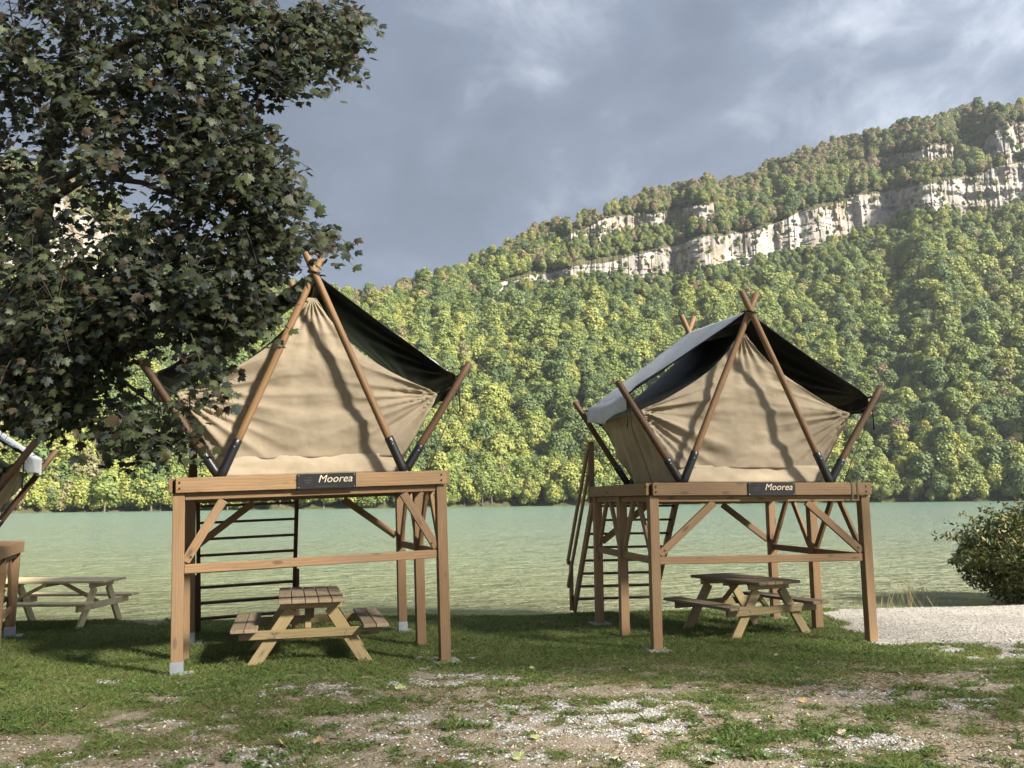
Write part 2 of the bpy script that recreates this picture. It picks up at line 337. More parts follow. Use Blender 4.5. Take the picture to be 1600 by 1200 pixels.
# ------------------------------------------------------------------ lake
m, t, b, o = new_mat('lake water'); geo = N(t, 'ShaderNodeNewGeometry'); P = geo.outputs['Position']
sx = N(t, 'ShaderNodeSeparateXYZ'); t.links.new(P, sx.inputs[0])
dep = ramp(t, [(0.0, (0.165, 0.155, 0.08)), (0.04, (0.165, 0.175, 0.10)), (0.14, (0.155, 0.19, 0.145)), (0.5, (0.135, 0.185, 0.162)), (0.85, (0.11, 0.17, 0.145)), (1.0, (0.085, 0.165, 0.095))],
           math_(t, 'DIVIDE', math_(t, 'SUBTRACT', sx.outputs[1], 15.0), 260.0)).outputs[0]
pat = noise(t, mapping(t, P, (0.02, 0.06, 1)), 1.0, 4, 0.6)
dep = mix(t, math_(t, 'MULTIPLY', pat, 0.5), dep, (0.17, 0.22, 0.165))
foam = ramp(t, [(0.69, (0, 0, 0)), (0.75, (1, 1, 1))], noise(t, mapping(t, P, (0.35, 1.1, 1), rot=(0, 0, 0.1)), 0.9, 6, 0.62, 0.6)).outputs[0]
dep = mix(t, math_(t, 'MULTIPLY', foam, 0.45), dep, (0.5, 0.52, 0.45))
t.links.new(dep, b.inputs['Base Color']); b.inputs['Roughness'].default_value = 0.22; b.inputs['IOR'].default_value = 1.33; b.inputs['Specular IOR Level'].default_value = 0.5
w1 = noise(t, mapping(t, P, (0.75, 1.5, 1), rot=(0, 0, 0.25)), 1.6, 5, 0.62, 0.4)
w2 = noise(t, mapping(t, P, (0.1, 0.22, 1), rot=(0, 0, -0.2)), 1.2, 4, 0.55, 0.3)
w3 = noise(t, mapping(t, P, (1.4, 2.6, 1), rot=(0, 0, 0.5)), 4.0, 3, 0.6)
hh = math_(t, 'ADD', math_(t, 'MULTIPLY', w1, 1.1), math_(t, 'ADD', math_(t, 'MULTIPLY', w2, 1.6), math_(t, 'MULTIPLY', w3, 0.12)))
bump(t, b, hh, 1.0, 0.6)
wx = np.linspace(-60, 60, 2); M['water'] = m
me = fast_mesh('lake', [(-1500, 13.5, WATER_Z), (1500, 13.5, WATER_Z), (1500, 1300, WATER_Z), (-1500, 1300, WATER_Z)], [(0, 1, 2, 3)], [m])
tag(link('water', me), kind='structure')

# ------------------------------------------------------------------ far hill
def azel(px, py):
    d = ray(px, py); h = np.hypot(d[..., 0], d[..., 1]); return np.arctan2(d[..., 0], d[..., 1]), d[..., 2]/h
NA, NT = 1100, 300
colpx = np.linspace(-420, 2020, NA)
az, _ = azel(colpx, np.full(NA, 783.0))
def curve(pts, jit=0.0, seed=0):
    p = np.array(pts, float); a, e = azel(p[:, 0], p[:, 1]); r = np.interp(az, a, e)
    if jit: r = r+(fbm(az*34, az*0+seed, seed, 4)-0.5)*jit
    return r
SKY = [(-420, 150), (-100, 225), (0, 262), (100, 285), (190, 345), (240, 405), (330, 440), (450, 470), (560, 474), (620, 462), (700, 440), (760, 410), (850, 362), (900, 347), (1000, 314),
       (1100, 293), (1170, 281), (1200, 267), (1300, 227), (1400, 200), (1500, 180), (1600, 170), (2020, 120)]
sk = curve(SKY, 0.012, 3)
BANDS = []
def band(pts, seed, jt=0.014, jb=0.022):
    p = np.array(pts, float); a0, _ = azel(p[[0, -1], 0], p[[0, -1], 1])
    top = curve([(q[0], q[1]) for q in pts], jt, seed); bot = curve([(q[0], q[2]) for q in pts], jb, seed+50)
    BANDS.append((top, bot, (az >= a0[0]) & (az <= a0[1])))
band([(770, 446, 456), (850, 429, 453), (900, 415, 449), (1000, 395, 440), (1100, 371, 431), (1180, 358, 414), (1250, 333, 404), (1300, 322, 384), (1400, 296, 356), (1500, 274, 343), (1600, 254, 316), (2020, 192, 236)], 1)
band([(868, 370, 385), (950, 344, 370), (1000, 332, 361), (1060, 324, 354), (1115, 316, 343)], 2)
band([(1362, 252, 268), (1400, 240, 266), (1450, 228, 258), (1490, 234, 252)], 4)
band([(1530, 216, 246), (1560, 202, 250), (1600, 198, 246), (1680, 184, 225)], 6)
band([(-420, 190, 330), (-100, 255, 410), (0, 285, 430), (100, 305, 440), (180, 360, 440), (250, 415, 440)], 8)
r0 = np.interp(colpx, [-420, 0, 400, 800, 1200, 1600, 2020], [300, 300, 305, 330, 365, 395, 430])
r0 = r0+(fbm(colpx*0.01, colpx*0, 77, 3)-0.5)*16
K = np.interp(colpx, [-420, 0, 300, 560, 800, 2020], [1.0, 0.95, 0.75, 0.66, 0.74, 0.82])
t0 = (WATER_Z-CH)/r0
J = np.arange(NT+1)/NT
T = t0[:, None]+(sk-t0)[:, None]*J[None]
rock = np.zeros_like(T)
for top, bot, ok in BANDS:
    e = (T > bot[:, None]) & (T < top[:, None]) & ok[:, None]; rock[e] = 1
slope = np.where(rock > 0, 3.2, K[:, None]*(0.85+0.4*fbm(az[:, None]*25+0*T, T*18, 90, 3)))
r = np.zeros_like(T); r[:, 0] = r0
for j in range(NT):
    dT = T[:, j+1]-T[:, j]; r[:, j+1] = r[:, j]*(1+dT/np.maximum(slope[:, j]-T[:, j], 0.12))
zt = CH+T*r
# fractured rock relief
ca = az[:, None]*r
A = (fbm(ca*0.045+0*T, zt*0.012, 200, 4)-0.5)*5+(fbm(ca*0.3, zt*0.04, 210, 4)-0.5)*3.2+np.round(fbm(ca*0.012, zt*0.16, 230, 3)*7)/7*7-3.5
A += -2.2*(fbm(ca*0.16, zt*0.05, 260, 3) > 0.56)
gl = (fbm(ca*0.012, zt*0.006, 300, 3)-0.5)*26*ss(0.02, 0.25, J)[None]
rr = r+A*rock+gl*0.4
k = CH+T*rr
V3 = np.stack([np.sin(az)[:, None]*rr, np.cos(az)[:, None]*rr, k], -1)
# the far side of the ridge
back = V3[:, -1:, :].copy(); rows = [V3]
for dr, dz in ((40, 4), (150, -15), (500, -30)):
    q = back.copy(); q[..., 0] += np.sin(az)[:, None]*dr; q[..., 1] += np.cos(az)[:, None]*dr; q[..., 2] += dz; rows.append(q)
foot = V3[:, :1, :].copy(); foot[..., 2] -= 6; foot[..., :2] *= 0.985
HV = np.concatenate([foot]+rows, 1); nr = HV.shape[1]
RK = np.concatenate([np.zeros((NA, 1)), rock, np.zeros((NA, 3))], 1)
ii = (np.arange(NA-1)[:, None]*nr+np.arange(nr-1)[None]).ravel(); fq = np.stack([ii, ii+nr, ii+nr+1, ii+1], -1)
m, t, b, o = new_mat('hillside'); geo = N(t, 'ShaderNodeNewGeometry'); P = geo.outputs['Position']; ra = attr(t, 'rock')
soilc = ramp(t, [(0.3, (0.035, 0.04, 0.018)), (0.55, (0.07, 0.065, 0.032)), (0.75, (0.14, 0.115, 0.07))], noise(t, P, 0.12, 6, 0.65)).outputs[0]
base = ramp(t, [(0.32, (0.11, 0.092, 0.072)), (0.44, (0.21, 0.188, 0.158)), (0.56, (0.31, 0.29, 0.255)), (0.76, (0.40, 0.385, 0.35))], noise(t, mapping(t, P, (1, 1, 0.45)), 0.085, 8, 0.68, 0.4)).outputs[0]
st = ramp(t, [(0.5, (0, 0, 0)), (0.66, (1, 1, 1))], noise(t, mapping(t, P, (1, 1, 0.3)), 0.05, 6, 0.65)).outputs[0]
base = mix(t, math_(t, 'MULTIPLY', st, 0.6), base, (0.25, 0.155, 0.085))
g2 = ramp(t, [(0.56, (0, 0, 0)), (0.66, (1, 1, 1))], noise(t, mapping(t, P, (1.3, 1.3, 0.16)), 0.11, 5, 0.6)).outputs[0]
base = mix(t, math_(t, 'MULTIPLY', g2, 0.55), base, (0.17, 0.173, 0.18))
strat = ramp(t, [(0.60, (0, 0, 0)), (0.68, (1, 1, 1))], noise(t, mapping(t, P, (0.05, 0.05, 1.0), rot=(0, -0.12, 0)), 0.28, 4, 0.7)).outputs[0]
base = mix(t, math_(t, 'MULTIPLY', strat, 0.5), base, (0.15, 0.12, 0.09))
t.links.new(mix(t, ra.outputs['Fac'], soilc, base), b.inputs['Base Color']); b.inputs['Roughness'].default_value = 0.95; b.inputs['Specular IOR Level'].default_value = 0.1
bump(t, b, noise(t, mapping(t, P, (1, 1, 0.6)), 0.3, 7, 0.7), 0.7, 2.5)
me = fast_mesh('hill', HV.reshape(-1, 3), fq, [m], False); float_attr(me, 'rock', RK.ravel())
tag(link('hill', me), kind='structure')

# ------------------------------------------------------------------ forest
def leafmat(name, c1, c2, trans=0.3, rough=0.55, attrc=False, spec=0.3):
    m, t, b, o = new_mat(name); oi = N(t, 'ShaderNodeObjectInfo'); geo = N(t, 'ShaderNodeNewGeometry')
    if attrc: c = attr(t, 'col').outputs['Color']
    else:
        n = noise(t, geo.outputs['Position'], 0.35, 3)
        c = mix(t, oi.outputs['Random'], c1, c2); va = attr(t, 'col')
        c = mix(t, 1.0, c, va.outputs['Color'], 'MULTIPLY'); c = mix(t, math_(t, 'MULTIPLY', n, 0.5), c, mix(t, 0.5, c2, (0.10, 0.11, 0.03)))
    t.links.new(c, b.inputs['Base Color']); b.inputs['Roughness'].default_value = rough; b.inputs['Specular IOR Level'].default_value = spec
    tr = N(t, 'ShaderNodeBsdfTranslucent'); t.links.new(c, tr.inputs[0]); ms = N(t, 'ShaderNodeMixShader'); ms.inputs[0].default_value = trans
    t.links.new(b.outputs[0], ms.inputs[1]); t.links.new(tr.outputs[0], ms.inputs[2]); t.links.new(ms.outputs[0], o.inputs[0])
    return m
FM = {'mid': leafmat('mid green foliage', (0.15, 0.20, 0.048), (0.19, 0.228, 0.058)), 'yellow': leafmat('yellow green foliage', (0.225, 0.255, 0.06), (0.28, 0.29, 0.072)),
      'dark': leafmat('dark green foliage', (0.09, 0.135, 0.047), (0.12, 0.165, 0.053)), 'olive': leafmat('olive foliage', (0.2, 0.19, 0.085), (0.245, 0.22, 0.105)),
      'russet': leafmat('russet foliage', (0.27, 0.19, 0.11), (0.235, 0.19, 0.105)), 'bright': leafmat('bright yellow foliage', (0.29, 0.26, 0.045), (0.24, 0.26, 0.05))}
M['bark'] = simple('bark', (0.12, 0.1, 0.08), 0.95, 0, 0.1, 0.4, 3)
def crown_mesh(name, seed, mat, nb=9, nleaf=620, h=1.0, wd=0.62, leaf=0.062):
    """a crown one unit tall, standing on a stem of 0.25: leaf clumps spread over overlapping boughs"""
    g = np.random.default_rng(seed); bl = []
    for i in range(nb):
        a = g.uniform(0, 6.283); q = g.uniform(0.1, 0.75)*wd*0.62; z = g.uniform(0.28, 0.84)
        q *= 1.0-0.75*max(0, z-0.5); bl.append((q*math.cos(a), q*math.sin(a), z, g.uniform(0.10, 0.24)*(1.1-0.4*z)))
    bl.append((0, 0, 0.82, 0.17)); bl.append((0, 0, 0.55, 0.27))
    bl = np.array(bl); w = bl[:, 3]**2; pick = g.choice(len(bl), nleaf, p=w/w.sum())
    d = g.normal(size=(nleaf, 3)); d[:, 2] += 0.25; d /= np.linalg.norm(d, axis=1)[:, None]
    rad = bl[pick, 3]*g.uniform(0.6, 1.2, nleaf); C = bl[pick, :3]+d*rad[:, None]*np.array([1, 1, 0.85])
    n = d+g.normal(size=(nleaf, 3))*0.42; n[:, 2] += 0.15; n /= np.linalg.norm(n, axis=1)[:, None]
    u = np.cross(n, g.normal(size=(nleaf, 3))); u /= np.linalg.norm(u, axis=1)[:, None]; w2 = np.cross(n, u)
    s = leaf*g.uniform(0.55, 1.35, nleaf)[:, None]
    q = [C-u*s-w2*s*.55-n*s*.25, C+w2*s*-.9+u*s*.1, C+u*s*1.05-w2*s*.3-n*s*.2, C+u*s*.7+w2*s*.7, C-u*s*.15+w2*s*1.0-n*s*.3, C-u*s*.9+w2*s*.45]
    v = np.stack(q, 1).reshape(-1, 3); f = np.arange(nleaf*6).reshape(-1, 6)
    me = fast_mesh(name, v, f, [mat], False)
    tone = g.uniform(0.82, 1.18, nleaf)*g.uniform(0.85, 1.15, len(bl))[pick]
    tint = np.stack([tone*g.uniform(0.9, 1.12, nleaf), tone, tone*g.uniform(0.8, 1.2, nleaf)], -1)
    color_attr(me, 'col', np.repeat(tint, 6, 0)); return me
def stem_mesh(name, mat, seed):
    g = random.Random(seed); v = []; f = []; n = 6
    def seg(pts, rs):
        b0 = len(v)
        for p, r_ in zip(pts, rs):
            for j in range(n): v.append((p[0]+r_*math.cos(j*2*math.pi/n), p[1]+r_*math.sin(j*2*math.pi/n), p[2]))
        for i in range(len(pts)-1):
            for j in range(n): f.append((b0+i*n+j, b0+i*n+(j+1) % n, b0+(i+1)*n+(j+1) % n, b0+(i+1)*n+j))
    seg([(0, 0, -0.25), (0.005, 0, 0.2), (g.uniform(-.02, .02), 0.01, 0.5), (0, 0, 0.8)], [0.022, 0.018, 0.012, 0.004])
    for i in range(4):
        a = g.uniform(0, 6.28); z = g.uniform(0.3, 0.5); seg([(0, 0, z), (0.1*math.cos(a), 0.1*math.sin(a), z+0.1), (0.2*math.cos(a), 0.2*math.sin(a), z+0.25)], [0.01, 0.007, 0.003])
    me = bpy.data.meshes.new(name); me.from_pydata(v, [], f); me.materials.append(mat); return me
KINDS = ['mid', 'yellow', 'dark', 'olive', 'mid', 'yellow', 'dark', 'olive', 'bright', 'russet', 'mid', 'russet']
CROWN = [crown_mesh('crown', 100+i, FM[kd], nb=13+i % 5, nleaf=2900, wd=[.52, .6, .46, .56][i % 4], leaf=0.029) for i, kd in enumerate(KINDS)]
STEM = [stem_mesh('trunk', M['bark'], i) for i in range(3)]
# sample stems over the slope
ar = np.linalg.norm(np.cross(HV[1:, 1:NT+1]-HV[:-1, 1:NT+1], HV[:-1, 2:NT+2]-HV[:-1, 1:NT+1]), axis=2)
rk = rock[:-1, :-1]
# area seen in plan (trees stand per square metre of plan), cliffs only carry a few bushes
dens_ = ar*np.where(rk > 0, 0.32, 1.0)
rowj = np.broadcast_to(np.arange(NT)[None], ar.shape)
above = np.zeros_like(rk, bool)
lowtop = BANDS[0][0]; above = (T[:-1, :-1] > lowtop[:-1, None]) & (colpx[:-1, None] > 560)
upz = np.clip((T[:-1, :-1]-curve([(-420, 400), (560, 520), (700, 470), (770, 447), (1000, 400), (1300, 330), (1600, 260), (2020, 200)])[:-1, None])*12+0.3, 0, 1)
dens_ = dens_*(1+1.3*upz)
NTREE = 14500
pf = (dens_/dens_.sum()).ravel(); pick = rng.choice(len(pf), NTREE, p=pf); pi = pick//NT; pj = pick % NT
fu = rng.random((NTREE, 2))
pos = HV[pi, pj+1]*(1-fu[:, :1])*(1-fu[:, 1:])+HV[pi+1, pj+1]*fu[:, :1]*(1-fu[:, 1:])+HV[pi, pj+2]*(1-fu[:, :1])*fu[:, 1:]+HV[pi+1, pj+2]*fu[:, :1]*fu[:, 1:]
uz = upz[pi, pj]; onrock = rk[pi, pj] > 0
hgt = (rng.gamma(6, 1/6., NTREE)*0.5+0.5)*(12.3-5.6*uz); below = np.zeros(NTREE, bool)
for top, bot, ok in BANDS:
    dlt = (bot[pi]-T[pi, pj]); below |= ok[pi] & (dlt > 0) & (dlt < 0.035)
hgt = np.where(below, hgt*0.6, hgt); hgt = np.where(onrock, rng.uniform(1.8, 4.8, NTREE), hgt); hgt = np.clip(hgt, 2.5, 22)
# a row of trees on the water's edge
nrow = 330; cpx = np.sort(rng.uniform(-300, 1900, nrow)); a_, _ = azel(cpx, np.full(nrow, 783.)); rr_ = np.interp(cpx, colpx, r0)+rng.uniform(-2.5, 9, nrow)
rowpos = np.stack([np.sin(a_)*rr_, np.cos(a_)*rr_, np.full(nrow, WATER_Z-0.5)+np.clip(rr_-np.interp(cpx, colpx, r0), 0, 20)*0.6], -1)
pos = np.concatenate([rowpos, pos]); hgt = np.concatenate([rng.uniform(6, 14.5, nrow), hgt]); uz = np.concatenate([np.zeros(nrow), uz])
NALL = len(pos)
patch = fbm(pos[:, 0]*0.012, pos[:, 1]*0.012+pos[:, 2]*0.01, 400, 3)
w = rng.random(NALL)+(patch-0.5)*1.3  # tree colours vary in patches, strengthened to paint broad light and shade
kd = np.where(w < 0.22, 2, np.where(w < 0.36, 6, np.where(w < 0.52, 0, np.where(w < 0.62, 4, np.where(w < 0.78, 10, np.where(w < 0.9, 1, np.where(w < 1.12, 5, 3)))))))
kd = np.where(rng.random(NALL) < 0.012, 8, kd); kd = np.where(rng.random(NALL) < 0.006, 9, kd)
u = rng.random(NALL)
kd = np.where((u < uz*0.75), np.where(rng.random(NALL) < 0.36, 9+2*(rng.random(NALL) < .5), np.where(rng.random(NALL) < 0.6, 3+4*(rng.random(NALL) < .5), 2)), kd).astype(int)
kd = np.where((np.arange(NALL) < nrow) & (rng.random(NALL) < 0.35), np.where(rng.random(NALL) < .5, 1, 5), kd)
ppx, ppy = to_px(pos); dist = np.linalg.norm(pos-CP, axis=1)
vis = (ppx > -15) & (ppx < 1615) & ~((ppx > 275) & (ppx < 690) & (ppy < 745) & (ppy > 560)) & ~((ppx < 160) & (ppy < 640))
score = np.where(vis, hgt/dist, 0); order = np.argsort(-score); IND = order[:285]; ind = np.zeros(NALL, bool); ind[IND] = True
CN = ['mid green', 'yellow-green', 'dark green', 'dull olive', 'mid green', 'yellow-green', 'dark green', 'dull olive', 'bright yellow', 'rusty brown', 'mid green', 'rusty brown']
ZONES = [(60, 'at the left edge'), (150, 'above the pale picnic table'), (275, 'just left of the left tent'), (400, 'under the left platform stairs'), (540, 'under the left platform middle'),
         (690, 'under the left platform end'), (750, 'just right of the left tent'), (800, 'left of the gap middle'), (850, 'in the middle between the tents'), (890, 'left of the right tent stairs'), (1020, 'behind the right tent stairs'),
         (1180, 'left half behind the right tent'), (1350, 'right half behind the right tent'), (1410, 'just right of the right tent'), (1470, 'left of the shrub'), (1530, 'above the left half of the shrub'), (9999, 'above the shrub at the right edge')]
ROWS = [(14, 'behind the far waterline'), (28, 'low on the far slope'), (50, 'up the far slope'), (85, 'halfway up the far slope'), (9999, 'high on the far slope')]
for i in IND:
    e = empty('far_shore_tree', pos[i], (0, 0, random.random()*6.28)); e.scale = (hgt[i]*random.uniform(.9, 1.15), hgt[i]*random.uniform(.9, 1.15), hgt[i])
    q = ppx[i]; zone = next(n_ for lim, n_ in ZONES if q < lim); row = next(n_ for lim, n_ in ROWS if pos[i][2] < lim) if i >= nrow else 'at the far waterline'
    size = 'large ' if hgt[i] > 14.5 else 'small ' if hgt[i] < 9.0 else ''
    tag(e, f'{size}{CN[kd[i]]} tree {row}, {zone}', 'tree', 'trees on the far shore')
    c = link('crown', CROWN[kd[i]], e); link('trunk', STEM[i % 3], e)
same = {}
for o_ in COL.objects:
    if o_.get('category') == 'tree' and o_.name.startswith('far_shore_tree'): same.setdefault(o_['label'], []).append(o_)
ORD = ['leftmost', 'second from left', 'third from left', 'fourth from left', 'fifth from left', 'sixth from left', 'seventh from left', 'eighth from left', 'ninth from left', 'tenth from left']
for lb, os_ in same.items():
    if len(os_) < 2 or len(os_) > 10: continue
    os_.sort(key=lambda q: float(to_px(np.array(q.location))[0]))
    for i, q in enumerate(os_):
        nl = ('rightmost' if len(os_) == 2 and i else ORD[i])+' '+lb
        if len(nl.replace('-', ' ').split()) <= 16: q['label'] = nl
# the rest of the wood: one object, instanced
rest = np.where(~ind)[0]
me = bpy.data.meshes.new('forest'); me.vertices.add(len(rest)); me.vertices.foreach_set('co', pos[rest].astype(np.float32).ravel())
float_attr(me, 'sc', hgt[rest]); float_attr(me, 'rz', rng.random(len(rest))*6.283)
ia = me.attributes.new('idx', 'INT', 'POINT'); ia.data.foreach_set('value', kd[rest].astype(np.int32))
fo = tag(link('forest', me), kind='stuff')
pc = bpy.data.collections.new('crown_kinds')
for i, c in enumerate(CROWN):
    po = bpy.data.objects.new('crown_kind_%02d' % i, c); pc.objects.link(po)
ng = bpy.data.node_groups.new('plant forest', 'GeometryNodeTree')
ng.interface.new_socket('Geometry', in_out='INPUT', socket_type='NodeSocketGeometry'); ng.interface.new_socket('Geometry', in_out='OUTPUT', socket_type='NodeSocketGeometry')
gi = ng.nodes.new('NodeGroupInput'); go = ng.nodes.new('NodeGroupOutput'); iop = ng.nodes.new('GeometryNodeInstanceOnPoints'); ci = ng.nodes.new('GeometryNodeCollectionInfo')
ci.inputs['Collection'].default_value = pc; ci.inputs['Separate Children'].default_value = True; ci.inputs['Reset Children'].default_value = True; iop.inputs['Pick Instance'].default_value = True
def na(nm, ty):
    n = ng.nodes.new('GeometryNodeInputNamedAttribute'); n.data_type = ty; n.inputs['Name'].default_value = nm; return n.outputs['Attribute']
cx = ng.nodes.new('ShaderNodeCombineXYZ'); ng.links.new(na('rz', 'FLOAT'), cx.inputs[2])
ng.links.new(gi.outputs[0], iop.inputs['Points']); ng.links.new(ci.outputs[0], iop.inputs['Instance']); ng.links.new(na('idx', 'INT'), iop.inputs['Instance Index'])
ng.links.new(cx.outputs[0], iop.inputs['Rotation']); ng.links.new(na('sc', 'FLOAT'), iop.inputs['Scale']); ng.links.new(iop.outputs[0], go.inputs[0])
md = fo.modifiers.new('plant', 'NODES'); md.node_group = ng

# ------------------------------------------------------------------ raised tents
def gable_profile(z, top=2.06, ex=2.1):
    """half width of the canvas gable at height z above the deck"""
    z = np.asarray(z, float)
    lo = 0.97+(1.50-0.97)*np.clip(z/0.95, 0, 1)
    t_ = np.clip((z-0.95)/(top-0.95), 0, 1)
    hi = 1.45*(0.56*(1-t_)**(ex*1.25)+0.44*(1-t_))+0.05
    return np.where(z < 0.95, lo, hi)
def gable(name, y0, sgn, parent, mat, seed, z0=0.20, z1=2.06, ex=2.1):
    nu, nz = 110, 100; v = []; zs_ = z0+(z1-z0)*np.linspace(0, 1, nz)**0.92
    u_ = np.linspace(-1, 1, nu); Zg, U = np.meshgrid(zs_, u_, indexing='ij'); Xg = U*gable_profile(Zg, z1, ex)
    D = np.zeros_like(Xg)
    for s_ in (-1, 1):
        dx = Xg-s_*1.52; dz = Zg-0.95; d_ = np.hypot(dx, dz); an = np.arctan2(dz, -dx*s_)
        wq = np.sin(an*16+seed+s_*2+1.4*np.sin(an*4+seed)); wv = 1.1*(1-np.abs(wq)**0.8*2)*0.8+0.35*np.sin(an*31+seed*2)
        D += 0.062*wv*np.exp(-d_/0.62)*ss(0.0, 0.16, d_)
        D += 0.042*np.sin(an*11+seed*3+s_+fbm(d_*2, an*2, 33+seed, 2)*2)*np.exp(-d_/1.3)*ss(0.0, 0.3, d_)
    D += (fbm(Xg*1.4+seed, Zg*4.0, 50+seed, 4)-0.5)*0.08*ss(1.0, 0.2, np.abs(Xg)/1.6)
    D += (fbm(Xg*3.0+seed, Zg*2.0, 80+seed, 4)-0.5)*0.03
    dz = z1-Zg; an = np.arctan2(Xg, np.maximum(dz, 0.02)); D += 0.02*np.sin(an*22+seed)*np.exp(-dz/0.5)*ss(0, 0.15, dz)
    D += -0.10*ss(0.6, 0.0, Zg)*0+0.06*np.sin(np.clip(Zg/1.9, 0, 1)*math.pi)
    D += 0.012*np.cos(U*math.pi*0.5)*np.exp(-((Zg-0.92-0.05*np.cos(Xg*1.6))/0.05)**2)
    Yg = y0+sgn*D
    v = np.stack([Xg, Yg, Zg], -1).reshape(-1, 3); ii = (np.arange(nz-1)[:, None]*nu+np.arange(nu-1)[None]).ravel()
    me = fast_mesh(name, v, np.stack([ii, ii+1, ii+nu+1, ii+nu], -1), [mat], True)
    o_ = link(name, me, parent); sm = o_.modifiers.new('thickness', 'SOLIDIFY'); sm.thickness = 0.004; return o_
def strip(name, fn, nu, nv, mats, parent, thick=0.006, two=False):
    """a cloth sheet fn(u, v) -> xyz; two-coloured cloth gets a real second face"""
    U, Vv = np.meshgrid(np.linspace(0, 1, nu), np.linspace(0, 1, nv)); Q = fn(U, Vv).reshape(-1, 3)
    ii = (np.arange(nv-1)[:, None]*nu+np.arange(nu-1)[None]).ravel(); f_ = np.stack([ii, ii+1, ii+nu+1, ii+nu], -1)
    me = fast_mesh(name, Q, f_, mats, True); o_ = link(name, me, parent)
    sm = o_.modifiers.new('thickness', 'SOLIDIFY'); sm.thickness = thick; sm.offset = -1
    if two: sm.material_offset = 1; sm.material_offset_rim = 1
    return o_
def letters(text, x, y, z, size, mat, parent, shear=0.28):
    cu = bpy.data.curves.new('lettering', 'FONT'); cu.body = text; cu.size = size; cu.extrude = 0.002; cu.shear = shear; cu.offset = 0.0; cu.space_character = 1.02
    tmp = bpy.data.objects.new('tmp', cu); COL.objects.link(tmp); dg = bpy.context.evaluated_depsgraph_get()
    me = bpy.data.meshes.new_from_object(tmp.evaluated_get(dg)); bpy.data.objects.remove(tmp)
    me.materials.clear(); me.materials.append(mat)
    o_ = link('lettering', me, parent); o_.rotation_euler = (R(90), 0, 0); o_.location = (x, y, z); return o_
def slim(v, mode): return v
def make_tent(px_, label, yaw, tilt, deck, base_z, hw, knee, shoes=True, da=0.0, ex=2.2, stair=(0.14, 0.95), sign=True, stairs=True, seed=0, wood_m='larch'):
    """px_: deck-front centre (x, y); base_z: nominal ground; local z = 0 at the deck top"""
    rot = Matrix.Rotation(yaw, 3, 'Z') @ Matrix.Rotation(tilt, 3, 'Y')
    root = empty('raised_tent', (px_[0], px_[1], deck)); root.rotation_euler = rot.to_euler(); tag(root, label, 'tent', 'raised tents along the shore')
    WM = M[wood_m]; D = 2.72; inv = rot.transposed()
    def foot(x, y):           # local z of the ground under a post
        p = rot @ Vector((x, y, -2.0)); g_ = gzf(px_[0]+p.x, px_[1]+p.y); return (g_-deck)/math.cos(tilt)+math.tan(tilt)*x*1.0
    px0 = hw-0.06
    posts = [(s_*px0, y_) for s_ in (-1, 1) for y_ in (0.06, 1.38, D-0.06)]
    for (x, y) in posts:
        fz = foot(x, y); shoe = y < 0.1 or y > 2; steel = shoes and ((shoe and x < 0) or y > 2)
        beam('post', (x, y, fz+(0.14 if steel else 0.01)), (x, y, -0.165 if y < .1 else -0.15), 0.12, 0.12, WM, root, (0, 1, 0))
        if steel:
            beam('post_shoe', (x, y, fz+0.015), (x, y, fz+0.15), 0.132, 0.132, M['galv'], root, (0, 1, 0), 0.003)
        if y < 0.1 or y > 2: beam('foot_pad', (x-0.14, y, fz+0.004), (x+0.16, y, fz+0.004), 0.3, 0.03, M['concrete'], root)
    # rims, top beams and mid rails
    beam('rim_board', (-hw+0.03, -0.024, -0.08), (hw-0.005, -0.024, -0.08), 0.045, 0.16, WM, root)
    beam('rim_board', (-hw+0.05, D+0.024, -0.08), (hw-0.05, D+0.024, -0.08), 0.045, 0.16, WM, root)
    for s_ in (-1, 1):
        for y0_, y1_ in ((0.002, 1.377), (1.383, D)): beam('rim_board', (s_*(hw+0.0225), y0_, -0.08), (s_*(hw+0.0225), y1_, -0.08), 0.042, 0.155, WM, root)
        for y0_, y1_ in ((0.123, 1.317), (1.443, D-0.123)):
            beam('mid_rail', (s_*px0, y0_, -0.965), (s_*px0, y1_, -0.965), 0.05, 0.09, WM, root)
            yl = (y1_-y0_)*0.42
            beam('knee_brace', (s_*px0, y0_+0.03, -0.90), (s_*px0, y0_+yl, -0.22), 0.045, 0.085, WM, root, (0, 1, 0))
            beam('knee_brace', (s_*px0, y1_-0.03, -0.90), (s_*px0, y1_-yl, -0.22), 0.045, 0.085, WM, root, (0, 1, 0))
            beam('top_beam', (s_*px0, y0_, -0.20), (s_*px0, y1_, -0.20), 0.06, 0.075, WM, root)
    beam('top_beam', (-px0+0.062, 0.05, -0.20), (px0-0.062, 0.05, -0.20), 0.06, 0.08, WM, root)
    beam('top_beam', (-px0+0.062, D-0.05, -0.215), (px0-0.062, D-0.05, -0.215), 0.06, 0.11, WM, root)
    beam('mid_rail', (-px0+0.062, 0.05, -0.965), (px0-0.062, 0.05, -0.965), 0.05, 0.095, WM, root)
    for s_ in (-1, 1):
        beam('knee_brace', (s_*(px0-0.07), 0.05, -0.89), (s_*(px0-0.07-knee), 0.05, -0.25), 0.048, 0.095, WM, root, (s_, 0, 0))
        beam('knee_brace', (s_*(px0-0.07), D-0.05, -0.85), (s_*(px0-0.07-0.75), D-0.05, -0.29), 0.048, 0.095, WM, root, (s_, 0, 0))
    for i in range(4):
        y = 0.45+i*0.55
        beam('joist', (-px0+0.04, y, -0.095), (px0-0.04, y, -0.095), 0.05, 0.11, WM, root)
    npl = 20; pw = (D-0.004)/npl
    for i in range(npl):
        y = 0.002+pw*(i+0.5); beam('deck_plank', (-hw+0.002, y, -0.018), (hw-0.002, y, -0.018), pw-0.0015, 0.034, WM, root, (0, 0, 1), 0.003)
